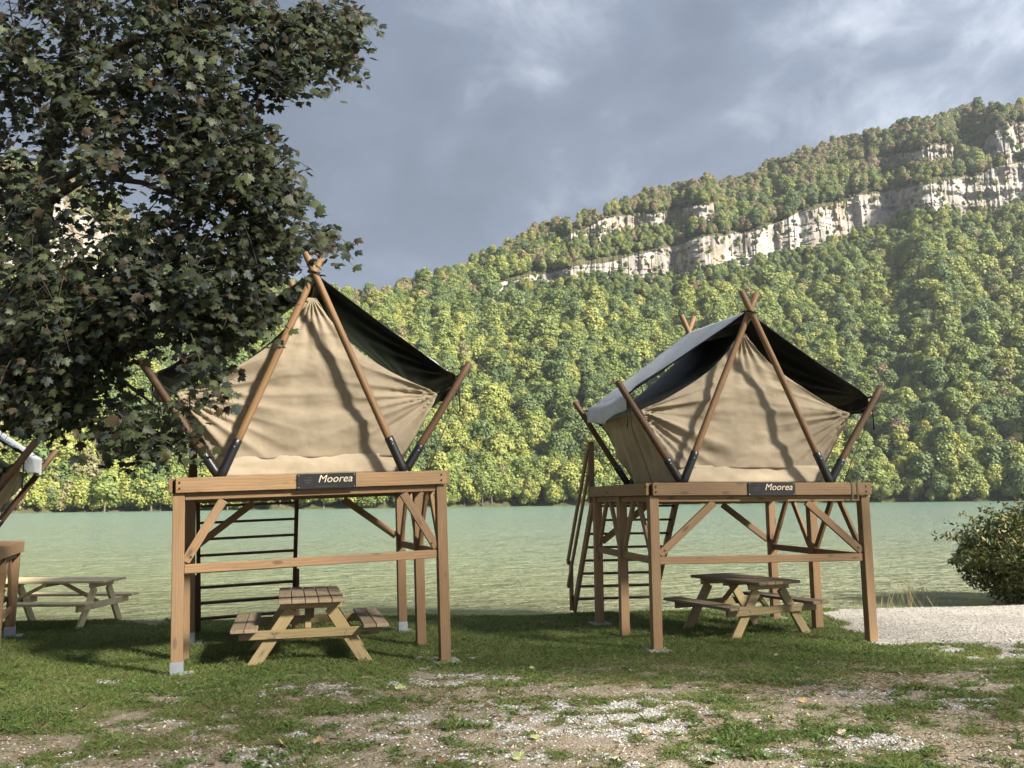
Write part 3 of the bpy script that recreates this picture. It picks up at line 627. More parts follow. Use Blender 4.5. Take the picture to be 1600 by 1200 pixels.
    # poles: front and rear scissors and outward props
    bx = 1.02
    for (y, zt, back_) in ((0.10, 2.58+da, False), (2.28, 2.74+da, True)):
        for s_ in (-1, 1):
            yy = y+(0.045 if s_ < 0 else -0.045)
            b0 = Vector((s_*bx, y+0.02*s_*0, 0.0)); tip = Vector((-s_*0.13, yy, zt))
            p_ = rod('pole', b0+(tip-b0)*0.10, tip, 0.045, 0.041, M['pole'], root, 14, 0.012, 8)
            sl = rod('pole_sleeve', b0+Vector((0, 0, -0.0)), b0+(tip-b0)*0.158, 0.053, 0.053, M['black_metal'], root, 14)
            ax = (tip-b0).normalized()
            for q in (0.125, 0.146):
                pp = b0+(tip-b0)*q+Vector((0, -0.055, 0)); bo = rod('bolt', pp+Vector((0, 0.012, 0)), pp+Vector((0, -0.006, 0)), 0.008, 0.008, M['screw'], root, 8)
            o0 = Vector((s_*(bx+0.012), y+0.03, 0.0)); tip2 = Vector((s_*1.86, y+0.03-(0.02 if not back_ else -0.1), 1.31))
            rod('prop', o0+(tip2-o0)*0.16, tip2, 0.045, 0.043, M['pole_shaded'], root, 14, 0.012, 6)
            rod('prop_sleeve', o0+(tip2-o0)*0.02, o0+(tip2-o0)*0.24, 0.053, 0.053, M['black_metal'], root, 14)
            for q in (0.19, 0.225):
                pp = o0+(tip2-o0)*q+Vector((0, -0.055, 0)); rod('bolt', pp+Vector((0, 0.012, 0)), pp+Vector((0, -0.006, 0)), 0.008, 0.008, M['screw'], root, 8)
    # canvas gables, skirts and side walls
    gable('front_canvas', 0.36, -1, root, M['canvas'], seed+1, 0.20, 2.06+da, ex); gable('rear_canvas', 2.18, 1, root, M['canvas'], seed+2, 0.012, 2.24+da, 1.25)
    def skirt(U, Vv):
        z = 0.012+Vv*0.225; x = (U*2-1)*(0.985+z*0.5)
        y = 0.345+0.0*z-0.035*(1-Vv)+(fbm(x*3+seed, z*6, 140+seed, 3)-0.5)*0.05*(0.3+np.sin(Vv*3.14))
        return np.stack([x, y, z], -1)
    strip('canvas_skirt', skirt, 70, 10, [M['canvas_skirt']], root, 0.004)
    for s_ in (-1, 1):
        def wall(U, Vv, s_=s_):
            z = 0.01+Vv*0.95; y = 0.37+U*1.80; x = s_*(0.99+0.52*Vv-0.05*np.sin(U*3.14)*np.sin(Vv*3.14))
            x = x+s_*(fbm(y*4.0+Vv*3.0+seed, Vv*0.9, 160+seed, 4)-0.5)*0.24*(0.35+np.sin(Vv*3.14))
            return np.stack([x, y, z], -1)
        strip('side_canvas', wall if s_ > 0 else (lambda U, Vv, w_=wall: w_(1-U, Vv)), 60, 26, [M['canvas_side']], root, 0.004)
        def inner(U, Vv, s_=s_):      # dark inner roof from ridge to eave, sagging like the gable edge
            top = 2.06+da+0.18*Vv; z = top-(top-0.96)*U; x = gable_profile(z, top, ex+(1.25-ex)*np.clip(Vv*2.5, 0, 1)); y = 0.37+Vv*1.80
            z = z-0.03*np.sin(Vv*3.14)*np.sin(U*3.14)+(fbm(U*6, Vv*3, 171+seed, 3)-0.5)*0.03*np.sin(U*3.14)
            return np.stack([s_*x, y, z], -1)
        strip('inner_roof', inner if s_ > 0 else (lambda U, Vv, w_=inner: w_(U, 1-Vv)), 40, 14, [M['roof_in']], root, 0.004)
        # flysheet half: ridge -> eave, then the hanging valance
        def fly(U, Vv, s_=s_):
            y = 0.17+Vv*2.10+0.0*U; ue = np.clip(U/0.86, 0, 1); uv = np.clip((U-0.86)/0.14, 0, 1)
            zr = 2.33+da+0.13*Vv; x = 0.004+1.69*ue; z = zr+(1.17-zr)*ue
            mid = np.sin(ue*3.14)*(0.012+0.06*np.sin(Vv*3.14)); z = z-mid*0.62; x = x-mid*0.3*ue
            d0 = np.hypot((1-ue)*2.0, Vv*2.1); d1 = np.hypot((1-ue)*2.0, (1-Vv)*2.1)
            for d_, ph in ((d0, 0.3), (d1, 1.9)):
                an = np.arctan2((1-ue)*2.0, np.where(d_ is d0, Vv, 1-Vv)*2.1+1e-4); z = z+0.026*np.sin(an*19+ph+seed)*np.exp(-d_/0.8)*ss(0.02, 0.15, d_)
            sag = 0.05*np.sin(Vv*3.14); z = z-sag*ue
            z = z-0.215*uv-0.03*np.sin(Vv*9+seed)*uv; x = x+0.012*uv-0.03*uv*uv*0+0.035*np.sin(Vv*13+seed)*uv+0.01*np.sin(Vv*31)*uv
            y = y+(0.03*np.sin(ue*3.14))*np.where(Vv < 0.5, 1-2*Vv, 0)
            return np.stack([s_*x, y, z], -1)
        strip('flysheet', (lambda U, Vv, w_=fly: w_(U, Vv)) if s_ > 0 else (lambda U, Vv, w_=fly: w_(1-U, Vv)), 72, 40, [M['fly_out'], M['fly_in']], root, 0.010, True)
        # corner patches and cords at the eaves
        for y in (0.34, 2.22):
            e0 = Vector((s_*1.50, y, 0.95)); pr = Vector((s_*1.615, 0.12 if y < 1 else 2.33, 1.005))
            tube('corner_cord', [e0, (e0+pr)/2+Vector((0, 0, -0.01)), pr], 0.010, M['rope_dark'], root)
            v_ = [e0+Vector((s_*0.02, -0.012, 0.035)), e0+Vector((s_*0.02, -0.012, -0.05)), e0+Vector((-s_*0.055, -0.018, -0.005)),
                  e0+Vector((s_*0.02, 0.008, 0.035)), e0+Vector((s_*0.02, 0.008, -0.05)), e0+Vector((-s_*0.055, 0.006, -0.005))]
            mesh_obj('corner_patch', v_, [(0, 1, 2), (5, 4, 3), (0, 3, 4, 1), (1, 4, 5, 2), (2, 5, 3, 0)], M['rope_dark'], root)
            tube('fly_cord', [Vector((s_*1.69, 0.19 if y < 1 else 2.25, 1.15)), Vector((s_*1.735, 0.13 if y < 1 else 2.33, 1.16))], 0.012, M['rope_dark'], root)
        g0 = Vector((s_*1.70, 0.16, 1.05)); gp = [g0, g0+Vector((-s_*0.06, 0.06, -0.35)), g0+Vector((-s_*0.22, 0.12, -0.72)), Vector((s_*1.36, 0.32, 0.012))]
        tube('guy_cord', gp, 0.007, M['rope_olive'], root)
        tube('strap_end', [g0+Vector((s_*0.03, -0.02, 0.0)), g0+Vector((s_*0.028, -0.03, -0.16)), g0+Vector((s_*0.03, -0.03, -0.34))], 0.010, M['rope_dark'], root)
    # ridge lashing and toggles at the apex
    tube('lashing', [(-0.07, 0.02, 2.30+da), (0.06, 0.0, 2.27+da), (0.05, 0.19, 2.30+da), (-0.06, 0.2, 2.33+da), (-0.07, 0.02, 2.30+da)], 0.011, M['rope_dark'], root)
    tube('apex_cord', [(-0.01, 0.30, 2.05+da), (0.0, 0.22, 2.14+da), (0.03, 0.12, 2.24+da)], 0.010, M['rope_olive'], root)
    # the ridge pole under the fly
    rod('ridge_pole', (0, 0.16, 2.245+da), (0, 2.3, 2.375+da), 0.035, 0.035, M['pole_shaded'], root)
    if sign:
        sb = beam('sign', (-0.215, -0.056, -0.083), (0.435, -0.056, -0.083), 0.012, 0.165, M['sign'], root, (0, 0, 1), 0.002)
        L0 = 0.325
        lt = letters('Moorea', -0.10, -0.0075, -0.012, 0.118, M['letters'], sb)
        tube('logo', [(-0.27, -0.0085, 0.035), (-0.24, -0.0085, 0.05), (-0.2, -0.0085, 0.04), (-0.17, -0.0085, 0.05)], 0.003, M['faint'], sb)
        beam('print_line', (-0.25, -0.0075, 0.015), (-0.165, -0.0075, 0.015), 0.002, 0.012, M['faint'], sb, (0, 0, 1), 0.0005)
        beam('print_line', (-0.235, -0.0075, -0.012), (-0.18, -0.0075, -0.012), 0.002, 0.012, M['faint'], sb, (0, 0, 1), 0.0005)
        beam('print_line', (-0.12, -0.0075, -0.058), (0.12, -0.0075, -0.058), 0.002, 0.009, M['faint'], sb, (0, 0, 1), 0.0005)
        for sx_ in (-1, 1):
            for sz_ in (-1, 1): rod('screw', (sx_*0.305, -0.0055, sz_*0.066), (sx_*0.305, -0.0095, sz_*0.066), 0.007, 0.006, M['screw'], sb, 8)
    for s_ in (-1, 1):
        for dz in (-0.05, -0.115): rod('bolt', (s_*(px0-0.01), -0.044, dz), (s_*(px0-0.01), -0.052, dz), 0.011, 0.010, M['rope_dark'], root, 8)
        rod('bolt', (s_*(px0-0.13), 0.024, -0.84), (s_*(px0-0.13), 0.018, -0.84), 0.010, 0.009, M['rope_dark'], root, 8)
    if sign and seed == 3:
        for dx in (0, 0.075): beam('strap', (hw-0.27+dx, -0.050, 0.012), (hw-0.265+dx, -0.050, -0.215), 0.024, 0.005, M['rope_olive'], root, (0, -1, 0), 0.001)
        beam('strap', (hw-0.27, -0.05, 0.004), (hw-0.30, 0.22, 0.004), 0.024, 0.005, M['rope_olive'], root, (0, 0, 1), 0.001)
    # stairs at the back, going down towards the water
    if stairs:
        SW = M['larch_dark']; x0, x1 = -hw+stair[0], -hw+1.48-0.02*(stair[0] < .1); fz = foot(-0.7, 3.7); run = stair[1]*(-fz)/2.1; yt = D+0.05
        for x in (x0, x1): beam('stringer', (x, yt+run, fz+0.02), (x, yt+0.03, -0.06), 0.05, 0.15, SW if seed == 0 else WM, root, (0, -1, 0.3))
        nt_ = max(3, round(-fz/0.235)); 
        for i in range(1, nt_+1):
            q = i/(nt_+0.35); beam('tread', (x0+0.027, yt+run*(1-q)+0.02, fz*(1-q)), (x1-0.027, yt+run*(1-q)+0.02, fz*(1-q)), 0.15, 0.034, SW, root)
        xr = x0-0.055
        beam('newel_post', (xr, yt+0.02, -0.25), (xr, yt+0.02, 0.72), 0.09, 0.07, M['larch_dark'] if seed == 0 else WM, root, (0, 1, 0))
        for (xq, hq) in ((xr, 0.86), (x1+0.055, 0.86)):
            beam('newel_post', (xq, yt+run-0.05, fz+0.02), (xq, yt+run-0.05, fz+hq), 0.06, 0.08, SW if seed == 0 else WM, root, (0, 1, 0))
        beam('handrail', (xr-0.05, yt+run, fz+0.82), (xr-0.05, yt+0.0, 0.62), 0.035, 0.10, WM, root, (0, -1, 0.3))
        beam('handrail', (xr-0.05, yt+run, fz+0.42), (xr-0.05, yt+0.0, 0.22), 0.035, 0.08, WM, root, (0, -1, 0.3))
        beam('newel_post', (x1+0.055, yt+0.02, -0.25), (x1+0.055, yt+0.02, 0.72), 0.09, 0.07, WM, root, (0, 1, 0))
    return root
make_tent((-2.215, 9.42), 'tan tent on tall timber stilts half under the dark maple branches', R(18.3), R(-1.7), 1.945, -0.15, 1.50, 0.38, da=0.06, ex=2.25, seed=0)
make_tent((3.20, 10.80), 'tan tent on tall timber stilts showing its grey roof side, near the shingle beach', R(9.8), R(0.3), 1.822, -0.2, 1.51, 0.74, shoes=False, da=-0.03, ex=1.9, stair=(0.06, 1.5), seed=3)
make_tent((-7.49, 9.35), 'tent on a low timber platform cut off by the left edge of the photo', R(23.3), 0.0, 1.12, -0.2, 1.45, 0.38, sign=False, seed=6)

# ------------------------------------------------------------------ picnic tables
def make_table(loc, yaw, L, label, top='pine_top', leg='pine', braces=True):
    z = min(gzf(loc[0]+dx, loc[1]+dy) for dx in (-.5, .5) for dy in (-.5, .5))
    root = empty('picnic_table', (loc[0], loc[1], z), (0, 0, yaw)); tag(root, label, 'picnic table', 'wooden picnic tables on the grass')
    TM = M[top]; LM = M[leg]
    for i in range(5):
        x = (i-2)*0.149; beam('top_plank', (x, -L/2, 0.735), (x, L/2, 0.735), 0.142, 0.04, TM, root)
    yf = L/2-0.22
    for s_ in (-1, 1):
        for i in range(2):
            x = s_*(0.655+i*0.149); beam('seat_plank', (x, -L/2, 0.435), (x, L/2, 0.435), 0.142, 0.04, TM, root)
        y = s_*yf
        beam('top_batten', (-0.35, y, 0.675), (0.35, y, 0.675), 0.045, 0.078, LM, root)
        beam('cross_bar', (-0.79, y+s_*0.048, 0.365), (0.79, y+s_*0.048, 0.365), 0.045, 0.098, LM, root)
        for q in (-1, 1):
            beam('leg', (q*0.655, y, -0.02), (q*0.215, y, 0.636), 0.045, 0.135, LM, root, (q, 0, 0.2))
            if braces: pass
            for dz in (-0.015, 0.02): rod('bolt', (q*(0.40+dz*0.5), y+s_*0.068, 0.365+dz), (q*(0.40+dz*0.5), y+s_*0.078, 0.365+dz), 0.009, 0.009, M['screw'], root, 6)
    for s_ in (-1, 1): beam('brace', (0.0+s_*0.03, s_*(yf-0.03), 0.40), (0.0+s_*0.03, s_*0.12, 0.70), 0.07, 0.045, LM, root, (0, 1, 1))
    beam('top_batten', (-0.35, 0, 0.685), (0.35, 0, 0.685), 0.07, 0.058, LM, root)
    return root
make_table((-2.50, 10.45), R(15), 1.55, 'weathered picnic table standing end-on on the grass under the left tent platform')
make_table((3.27, 12.15), R(26), 1.45, 'grey-brown picnic table standing on the grass under the right tent platform')
make_table((-7.50, 13.95), R(88), 1.95, 'pale sunlit-coloured picnic table broadside by the water at the left edge', 'pine_sunlit', 'pine_sunlit')

# ------------------------------------------------------------------ maple
LEAF = [(0, -0.42), (0.10, -0.36), (0.30, -0.40), (0.25, -0.24), (0.50, -0.10), (0.40, 0.0), (0.47, 0.20), (0.28, 0.12), (0.20, 0.16), (0.19, 0.36), (0.08, 0.38), (0.0, 0.58)]
OUT = np.array(LEAF+[(-x, y) for x, y in LEAF[::-1][1:-1]]); nO = len(OUT)
def leaf_verts():
    P_ = np.vstack([[(0, -0.12)], OUT]); zc = -0.16*np.abs(P_[:, 0])**1.2+0.10*P_[:, 0]**2-0.22*np.clip(P_[:, 1], 0, 1)**2; zc[0] = 0.02
    return np.stack([P_[:, 0], P_[:, 1], zc], -1)
LV = leaf_verts(); LT = np.array([(0, 1+i, 1+(i+1) % nO) for i in range(nO)])
def leaf_cloud(C, nrm, tip, size):
    n = nrm/np.linalg.norm(nrm, axis=1)[:, None]; y = tip-(tip*n).sum(1)[:, None]*n; y /= np.linalg.norm(y, axis=1)[:, None]; x = np.cross(y, n)
    L_ = LV[None]*size[:, None, None]; curl = rng.uniform(0.3, 2.6, len(C))[:, None]
    v_ = C[:, None]+x[:, None]*L_[..., :1]+y[:, None]*L_[..., 1:2]+n[:, None]*(L_[..., 2]*curl)[..., None]
    f_ = LT[None]+(np.arange(len(C))*len(LV))[:, None, None]
    return v_.reshape(-1, 3), f_.reshape(-1, 3)
def leaf_cols(k_):
    w_ = rng.random(k_); tone = rng.uniform(0.7, 1.35, k_)[:, None]
    g_ = np.array([0.052, 0.064, 0.027]); h_ = np.array([0.055, 0.04, 0.021]); y_ = np.array([0.075, 0.09, 0.035]); d_ = np.array([0.03, 0.04, 0.03])
    c_ = np.where(w_[:, None] < 0.5, g_, np.where(w_[:, None] < 0.68, h_, np.where(w_[:, None] < 0.8, y_, d_))); return c_*tone*0.8
M['maple'] = leafmat('maple leaf', None, None, 0.25, 0.5, True, 0.3)
M['maple_bark'] = simple('maple bark', (0.055, 0.047, 0.04), 0.95, 0, 0.1, 0.5, 9)
SPR = [(50, 430, 55, 90, 6.8, 13), (60, 300, 40, 60, 7.0, 4), (480, 60, 80, 62, 7.2, 44), (548, 22, 30, 30, 7.2, 9), (330, 60, 130, 105, 7.1, 74), (150, 60, 170, 110, 7.2, 74), (345, 225, 88, 85, 6.9, 58), (425, 290, 52, 62, 6.9, 24),
       (180, 205, 130, 62, 7.2, 34), (410, 385, 56, 58, 6.9, 26), (500, 362, 30, 20, 6.8, 5), (290, 385, 120, 76, 7.0, 46), (120, 345, 130, 86, 7.6, 20), (100, 480, 130, 74, 7.2, 66),
       (245, 460, 112, 60, 7.0, 46), (355, 468, 62, 46, 6.8, 19), (335, 555, 24, 34, 6.7, 6), (45, 580, 82, 58, 7.4, 54), (140, 560, 55, 40, 7.3, 14), (205, 655, 50, 32, 7.0, 17), (290, 665, 22, 26, 6.9, 3),
       (70, 630, 65, 20, 7.4, 13), (-130, 330, 120, 350, 7.6, 90), (230, -140, 380, 100, 7.2, 110), (0, 200, 70, 160, 7.8, 25)]
Cs = []; Ns = []; Ts = []; tw = []
for (cx_, cy_, rx_, ry_, d_, n_) in SPR:
    for i in range(int(n_*2.3)):
        q = math.sqrt(random.random()); a = random.uniform(0, 6.283); px = cx_+rx_*q*math.cos(a); py = cy_+ry_*q*math.sin(a)
        r_ = ray(px, py); dep_ = d_+random.gauss(0, 0.45)*(0.6+0.6*(1-q)); p = CP+r_/r_[1]*dep_
        out = np.array([0.75*(px-150)/350+random.gauss(0, .5), random.gauss(-0.25, .5), random.gauss(-0.05, .35)]); out /= np.linalg.norm(out)
        Ln = random.uniform(0.28, 0.5); nl = random.randint(9, 14); pts = []
        for k_ in range(5):
            s_ = k_/4; pts.append(p+out*Ln*(s_-0.6)+np.array([0, 0, -0.22*s_*s_]))
        tw.append(pts)
        for k_ in range(nl):
            s_ = (k_+random.random())/nl; b_ = p+out*Ln*(s_-0.6)+np.array([0, 0, -0.22*s_*s_])
            side = np.cross(out, [0, 0, 1])*(1 if k_ % 2 else -1)
            off = side*random.uniform(0.03, 0.13)+np.array([random.gauss(0, .04), random.gauss(0, .04), random.uniform(-0.12, 0.03)])
            Cs.append(b_+off); Ns.append(np.array([random.gauss(.1, .35), -0.58+random.gauss(0, .4), 0.52+random.gauss(0, .3)]))
            Ts.append(off*2.2+out*0.35+np.array([0, 0, -0.35]))
Cs = np.array(Cs); Ns = np.array(Ns); Ts = np.array(Ts); nL = len(Cs); sz = rng.uniform(0.06, 0.112, nL)
mp = empty('maple_tree', (-5.15, 7.35, gzf(-5.15, 7.35))); tag(mp, 'big dark maple whose leafy branches hang over the left tent from the upper left', 'tree')
inv = Vector(mp.location)
lx, ly = to_px(Cs); dd = np.linalg.norm(Cs-CP, axis=1); sc_ = np.where((lx > 0) & (lx < 1600) & (ly > 0), sz/dd, 0)*np.where(lx > 280, 1.2, 1.0); big = np.argsort(-sc_-(dd < 6.6)*0.01)[:290]; isb = np.zeros(nL, bool); isb[big] = True
off = np.array(inv)
v_, f_ = leaf_cloud((Cs-off)[~isb], Ns[~isb], Ts[~isb], sz[~isb]); me = fast_mesh('foliage', v_, f_, [M['maple']], False); color_attr(me, 'col', np.repeat(leaf_cols((~isb).sum()), len(LV), 0))
tag(link('foliage', me, mp), kind='stuff')
LM_ = []
for i in range(10):
    lv = LV.copy(); lv[:, 2] *= random.uniform(0.4, 2.4); me = fast_mesh('leaf', lv, LT, [M['maple']], False); color_attr(me, 'col', np.repeat(leaf_cols(1), len(LV), 0)); LM_.append(me)
for i in big:
    n_ = Vector(Ns[i]).normalized(); tp = Vector(Ts[i]); y_ = (tp-n_*tp.dot(n_)).normalized(); x_ = y_.cross(n_)
    o_ = link('leaf', LM_[int(i) % 10], mp); mm = (Matrix((x_, y_, n_)).transposed()*float(sz[i])).to_4x4(); mm.translation = Vector(Cs[i]-off); o_.matrix_local = mm
tv = []; tf = []
for pts in tw:
    b0 = len(tv)
    for k_, p in enumerate(pts):
        r_ = 0.007*(1-k_/5.5)
        for j in range(3): tv.append((p[0]-off[0]+r_*math.cos(j*2.1), p[1]-off[1]+r_*math.sin(j*2.1), p[2]-off[2]))
    for k_ in range(4):
        for j in range(3): tf.append((b0+k_*3+j, b0+k_*3+(j+1) % 3, b0+k_*3+3+(j+1) % 3, b0+k_*3+3+j))
me = fast_mesh('twigs', tv, tf, [M['maple_bark']], True); tag(link('twigs', me, mp), kind='stuff')
def pxw(px, py, d_): r_ = ray(px, py); return Vector(CP+r_/r_[1]*d_)-inv
trunk = [(0, 0, -0.3), (0.02, 0.02, 0.5), Vector(pxw(-70, 800, 7.4)), Vector(pxw(-20, 620, 7.4)), Vector(pxw(38, 470, 7.45)), Vector(pxw(62, 360, 7.5)), Vector(pxw(78, 250, 7.5)), Vector(pxw(100, 120, 7.5)), Vector(pxw(125, -40, 7.5)), Vector(pxw(150, -250, 7.5))]
tube('trunk', trunk, [0.24, 0.2, 0.17, 0.15, 0.11, 0.095, 0.085, 0.075, 0.06, 0.03], M['maple_bark'], mp, 12)
for pl, r_ in (([(78, 290, 7.5), (130, 262, 7.4), (190, 240, 7.3), (300, 215, 7.1), (410, 250, 7.0)], .04), ([(70, 320, 7.5), (140, 275, 7.4), (220, 285, 7.2), (330, 330, 7.0), (440, 400, 6.9), (520, 355, 6.85)], .034),
               ([(100, 120, 7.5), (220, 60, 7.3), (360, 30, 7.2), (500, 40, 7.2)], .05), ([(40, 470, 7.45), (120, 455, 7.3), (230, 480, 7.1), (330, 530, 6.9)], .045),
               ([(-20, 620, 7.4), (60, 560, 7.3), (160, 570, 7.2), (250, 640, 7.0)], .04), ([(62, 360, 7.5), (0, 300, 7.7), (-120, 200, 7.9)], .05), ([(-40, 650, 7.4), (-10, 560, 7.6), (-80, 420, 7.8)], .06),
               ([(110, 60, 7.5), (40, -20, 7.6), (-60, -140, 7.6)], .045), ([(95, 150, 7.5), (190, 140, 7.3), (300, 120, 7.1), (380, 150, 7.0)], .035)):
    pts = [pxw(*p) for p in pl]; tube('limb', pts, [r_*(1-0.75*k_/(len(pts)-1)) for k_ in range(len(pts))], M['maple_bark'], mp, 7)

# ------------------------------------------------------------------ unseen trees added to filter the sun, right of and behind the viewer
GC = [crown_mesh('crown', 900+i, FM['mid'], nb=22, nleaf=600, wd=0.72, leaf=0.0125) for i in range(2)]
for i, (x_, y_, h_, rz_) in enumerate(((13.4, -6.0, 21.5, 0.3), (16.6, 0.4, 22.5, 2.0))):
    e = empty('unseen_shade_tree', (x_, y_, gzf(x_, y_)), (0, 0, rz_)); e.scale = (h_, h_, h_); tag(e, 'unseen tall leafy tree added outside the picture to shade the lawn', 'tree', 'added trees shading the lawn')
    link('crown', GC[i % 2], e); link('trunk', STEM[i % 3], e)

# ------------------------------------------------------------------ bush at the right
bx_, by_ = 10.55, 16.2; bz = gzf(bx_, by_)
bs = empty('shrub', (bx_, by_, bz)); tag(bs, 'round green shrub at the water edge behind the shingle, cut by the right edge', 'shrub')
g = np.random.default_rng(5); nb_ = 32000; d = g.normal(size=(nb_, 3)); d /= np.linalg.norm(d, axis=1)[:, None]
az_ = np.arctan2(d[:, 1], d[:, 0]); lump = 0.66+0.66*fbm(az_*3.1+3, d[:, 2]*3.4, 601, 3)
Cb = d*lump[:, None]*(g.random(nb_)**0.28)[:, None]*np.array([2.15, 1.3, 1.02])+np.array([0, 0, 0.90]); keep = Cb[:, 2] > 0.03; Cb = Cb[keep]; d = d[keep]; nb_ = len(Cb)
sh_ = 90; extra = []
for i in range(sh_):
    a = g.uniform(0, 6.28); e_ = g.uniform(0.2, 1.3); dr_ = np.array([math.cos(a)*math.cos(e_), math.sin(a)*math.cos(e_), math.sin(e_)])
    for k_ in range(14): extra.append(dr_*np.array([2.15, 1.3, 1.02])*(0.85+0.028*k_)+np.array([0, 0, 0.9])+g.normal(size=3)*0.03)
Cb = np.vstack([Cb, extra]); d = np.vstack([d, g.normal(size=(len(extra), 3))]); nb_ = len(Cb)
n_ = d+g.normal(size=(nb_, 3))*0.7+np.array([0, 0, .3]); n_ /= np.linalg.norm(n_, axis=1)[:, None]; u_ = np.cross(n_, g.normal(size=(nb_, 3))); u_ /= np.linalg.norm(u_, axis=1)[:, None]; w_ = np.cross(n_, u_)
s_ = g.uniform(0.03, 0.062, nb_)[:, None]
vb = np.stack([Cb-u_*s_, Cb-w_*s_*.45+n_*s_*.1, Cb+u_*s_*1.1, Cb+w_*s_*.45+n_*s_*.1], 1).reshape(-1, 3); me = fast_mesh('foliage', vb, np.arange(nb_*4).reshape(-1, 4), [leafmat('shrub leaf', None, None, 0.2, 0.5, True)], False)
cc = np.where(g.random(nb_)[:, None] < 0.4, np.array([0.14, 0.12, 0.032]), np.array([0.065, 0.09, 0.032]))*g.uniform(.6, 1.3, nb_)[:, None]; color_attr(me, 'col', np.repeat(cc, 4, 0)); link('foliage', me, bs)
for i in range(9):
    a = i*0.7; tube('stem', [(0.1*math.cos(a), 0.1*math.sin(a), -0.1), (0.4*math.cos(a), 0.35*math.sin(a), 0.6), (0.8*math.cos(a), 0.7*math.sin(a), 1.2)], [0.025, 0.016, 0.006], M['bark'], bs, 5)

# ------------------------------------------------------------------ grass, gravel and litter
M['grass'] = leafmat('grass blade', None, None, 0.45, 0.6, True, 0.2)
def blades(n, ymin, ymax, lmin, lmax, name, wid, fn, tuft=0.0, cols=None, lean=0.5):
    y = ymin*(ymax/ymin)**rng.random(n); x = (rng.random(n)*2-1)*(0.66*y+0.6)+0.0
    p = fn(x, y); ok = rng.random(n) < p; x = x[ok]; y = y[ok]; n = len(x); z = ground_z(x, y)-0.004
    L = rng.uniform(lmin, lmax, n)*(0.6+0.9*fbm(x*2.5, y*2.5, 700, 2)); a = rng.random(n)*6.283; w = wid*np.clip(y/7, 0.8, 2.2)*rng.uniform(0.7, 1.3, n)
    side = np.stack([np.cos(a), np.sin(a), 0*a], -1)*w[:, None]; b_ = rng.random(n)*6.283; ln = rng.uniform(0.1, lean*2, n)
    bend = np.stack([np.cos(b_)*ln, np.sin(b_)*ln, np.ones(n)], -1); bend2 = np.stack([np.cos(b_)*ln*2.3, np.sin(b_)*ln*2.3, np.ones(n)*0.75], -1)
    P0 = np.stack([x, y, z], -1); m1 = P0+bend*(L*0.55)[:, None]; tp = m1+bend2*(L*0.45)[:, None]
    v_ = np.stack([P0-side*.5, P0+side*.5, m1+side*.42, tp, m1-side*.42], 1).reshape(-1, 3)
    me = fast_mesh(name, v_, np.arange(n*5).reshape(-1, 5), [M['grass']], False)
    t_ = fbm(x*1.3, y*1.3, 800, 3)[:, None]; rn = rng.random(n)[:, None]
    c_ = np.array([0.115, 0.18, 0.045])*(1-t_)+np.array([0.21, 0.25, 0.08])*t_; dry = cols if cols is not None else 0.1
    c_ = np.where(rn < dry, np.array([0.22, 0.175, 0.09]), c_)*rng.uniform(0.65, 1.3, n)[:, None]; color_attr(me, 'col', np.repeat(c_, 5, 0))
    return tag(link(name, me), kind='stuff'), n
def f_lush(x, y):
    g_, gv_, b_, d_, s_ = zones(x, y); return np.clip((g_-0.55)*2.4, 0, 1)
def f_sparse(x, y):
    g_, gv_, b_, d_, s_ = zones(x, y); return np.clip((g_-0.2)*2.2, 0, 0.9)*(g_ < 0.95)
def f_dry(x, y):
    g_, gv_, b_, d_, s_ = zones(x, y); return np.clip(d_*0.8-g_*0.3, 0, 1)*(1-gv_)*(1-b_)*(1-s_*.7)
blades(330000, 5.0, 16.5, 0.02, 0.058, 'grass', 0.0055, f_lush)
blades(420000, 4.6, 12.0, 0.010, 0.036, 'short_grass', 0.0055, f_sparse, cols=0.22, lean=0.9)
blades(300000, 4.6, 12.0, 0.008, 0.03, 'dry_grass', 0.004, f_dry, cols=0.8, lean=1.6)
# broad-leaved weeds in the sparse turf
n = 70000; y = 4.6*(11/4.6)**rng.random(n); x = (rng.random(n)*2-1)*(0.66*y+0.5); wn = fbm(x*2.2, y*2.2, 900, 3); g_, gv_, b_, d_, s_ = zones(x, y)
ok = (wn > 0.56) & (g_ > 0.25) & (rng.random(n) < 0.8); x = x[ok]; y = y[ok]; n = len(x); C_ = np.stack([x, y, ground_z(x, y)+rng.uniform(0.005, 0.04, n)], -1)
n_ = np.stack([rng.normal(0, .45, n), rng.normal(-.1, .45, n), np.ones(n)], -1); n_ /= np.linalg.norm(n_, axis=1)[:, None]; u_ = np.cross(n_, rng.normal(size=(n, 3))); u_ /= np.linalg.norm(u_, axis=1)[:, None]; w_ = np.cross(n_, u_); s_ = rng.uniform(0.008, 0.022, n)[:, None]
v_ = np.stack([C_-u_*s_*1.3, C_-w_*s_*.6, C_+u_*s_*1.3-n_*s_*.4, C_+w_*s_*.6], 1).reshape(-1, 3); me = fast_mesh('clover', v_, np.arange(n*4).reshape(-1, 4), [M['grass']], False)
color_attr(me, 'col', np.repeat(np.array([0.09, 0.145, 0.038])*rng.uniform(.6, 1.4, n)[:, None], 4, 0)); tag(link('clover', me), kind='stuff')
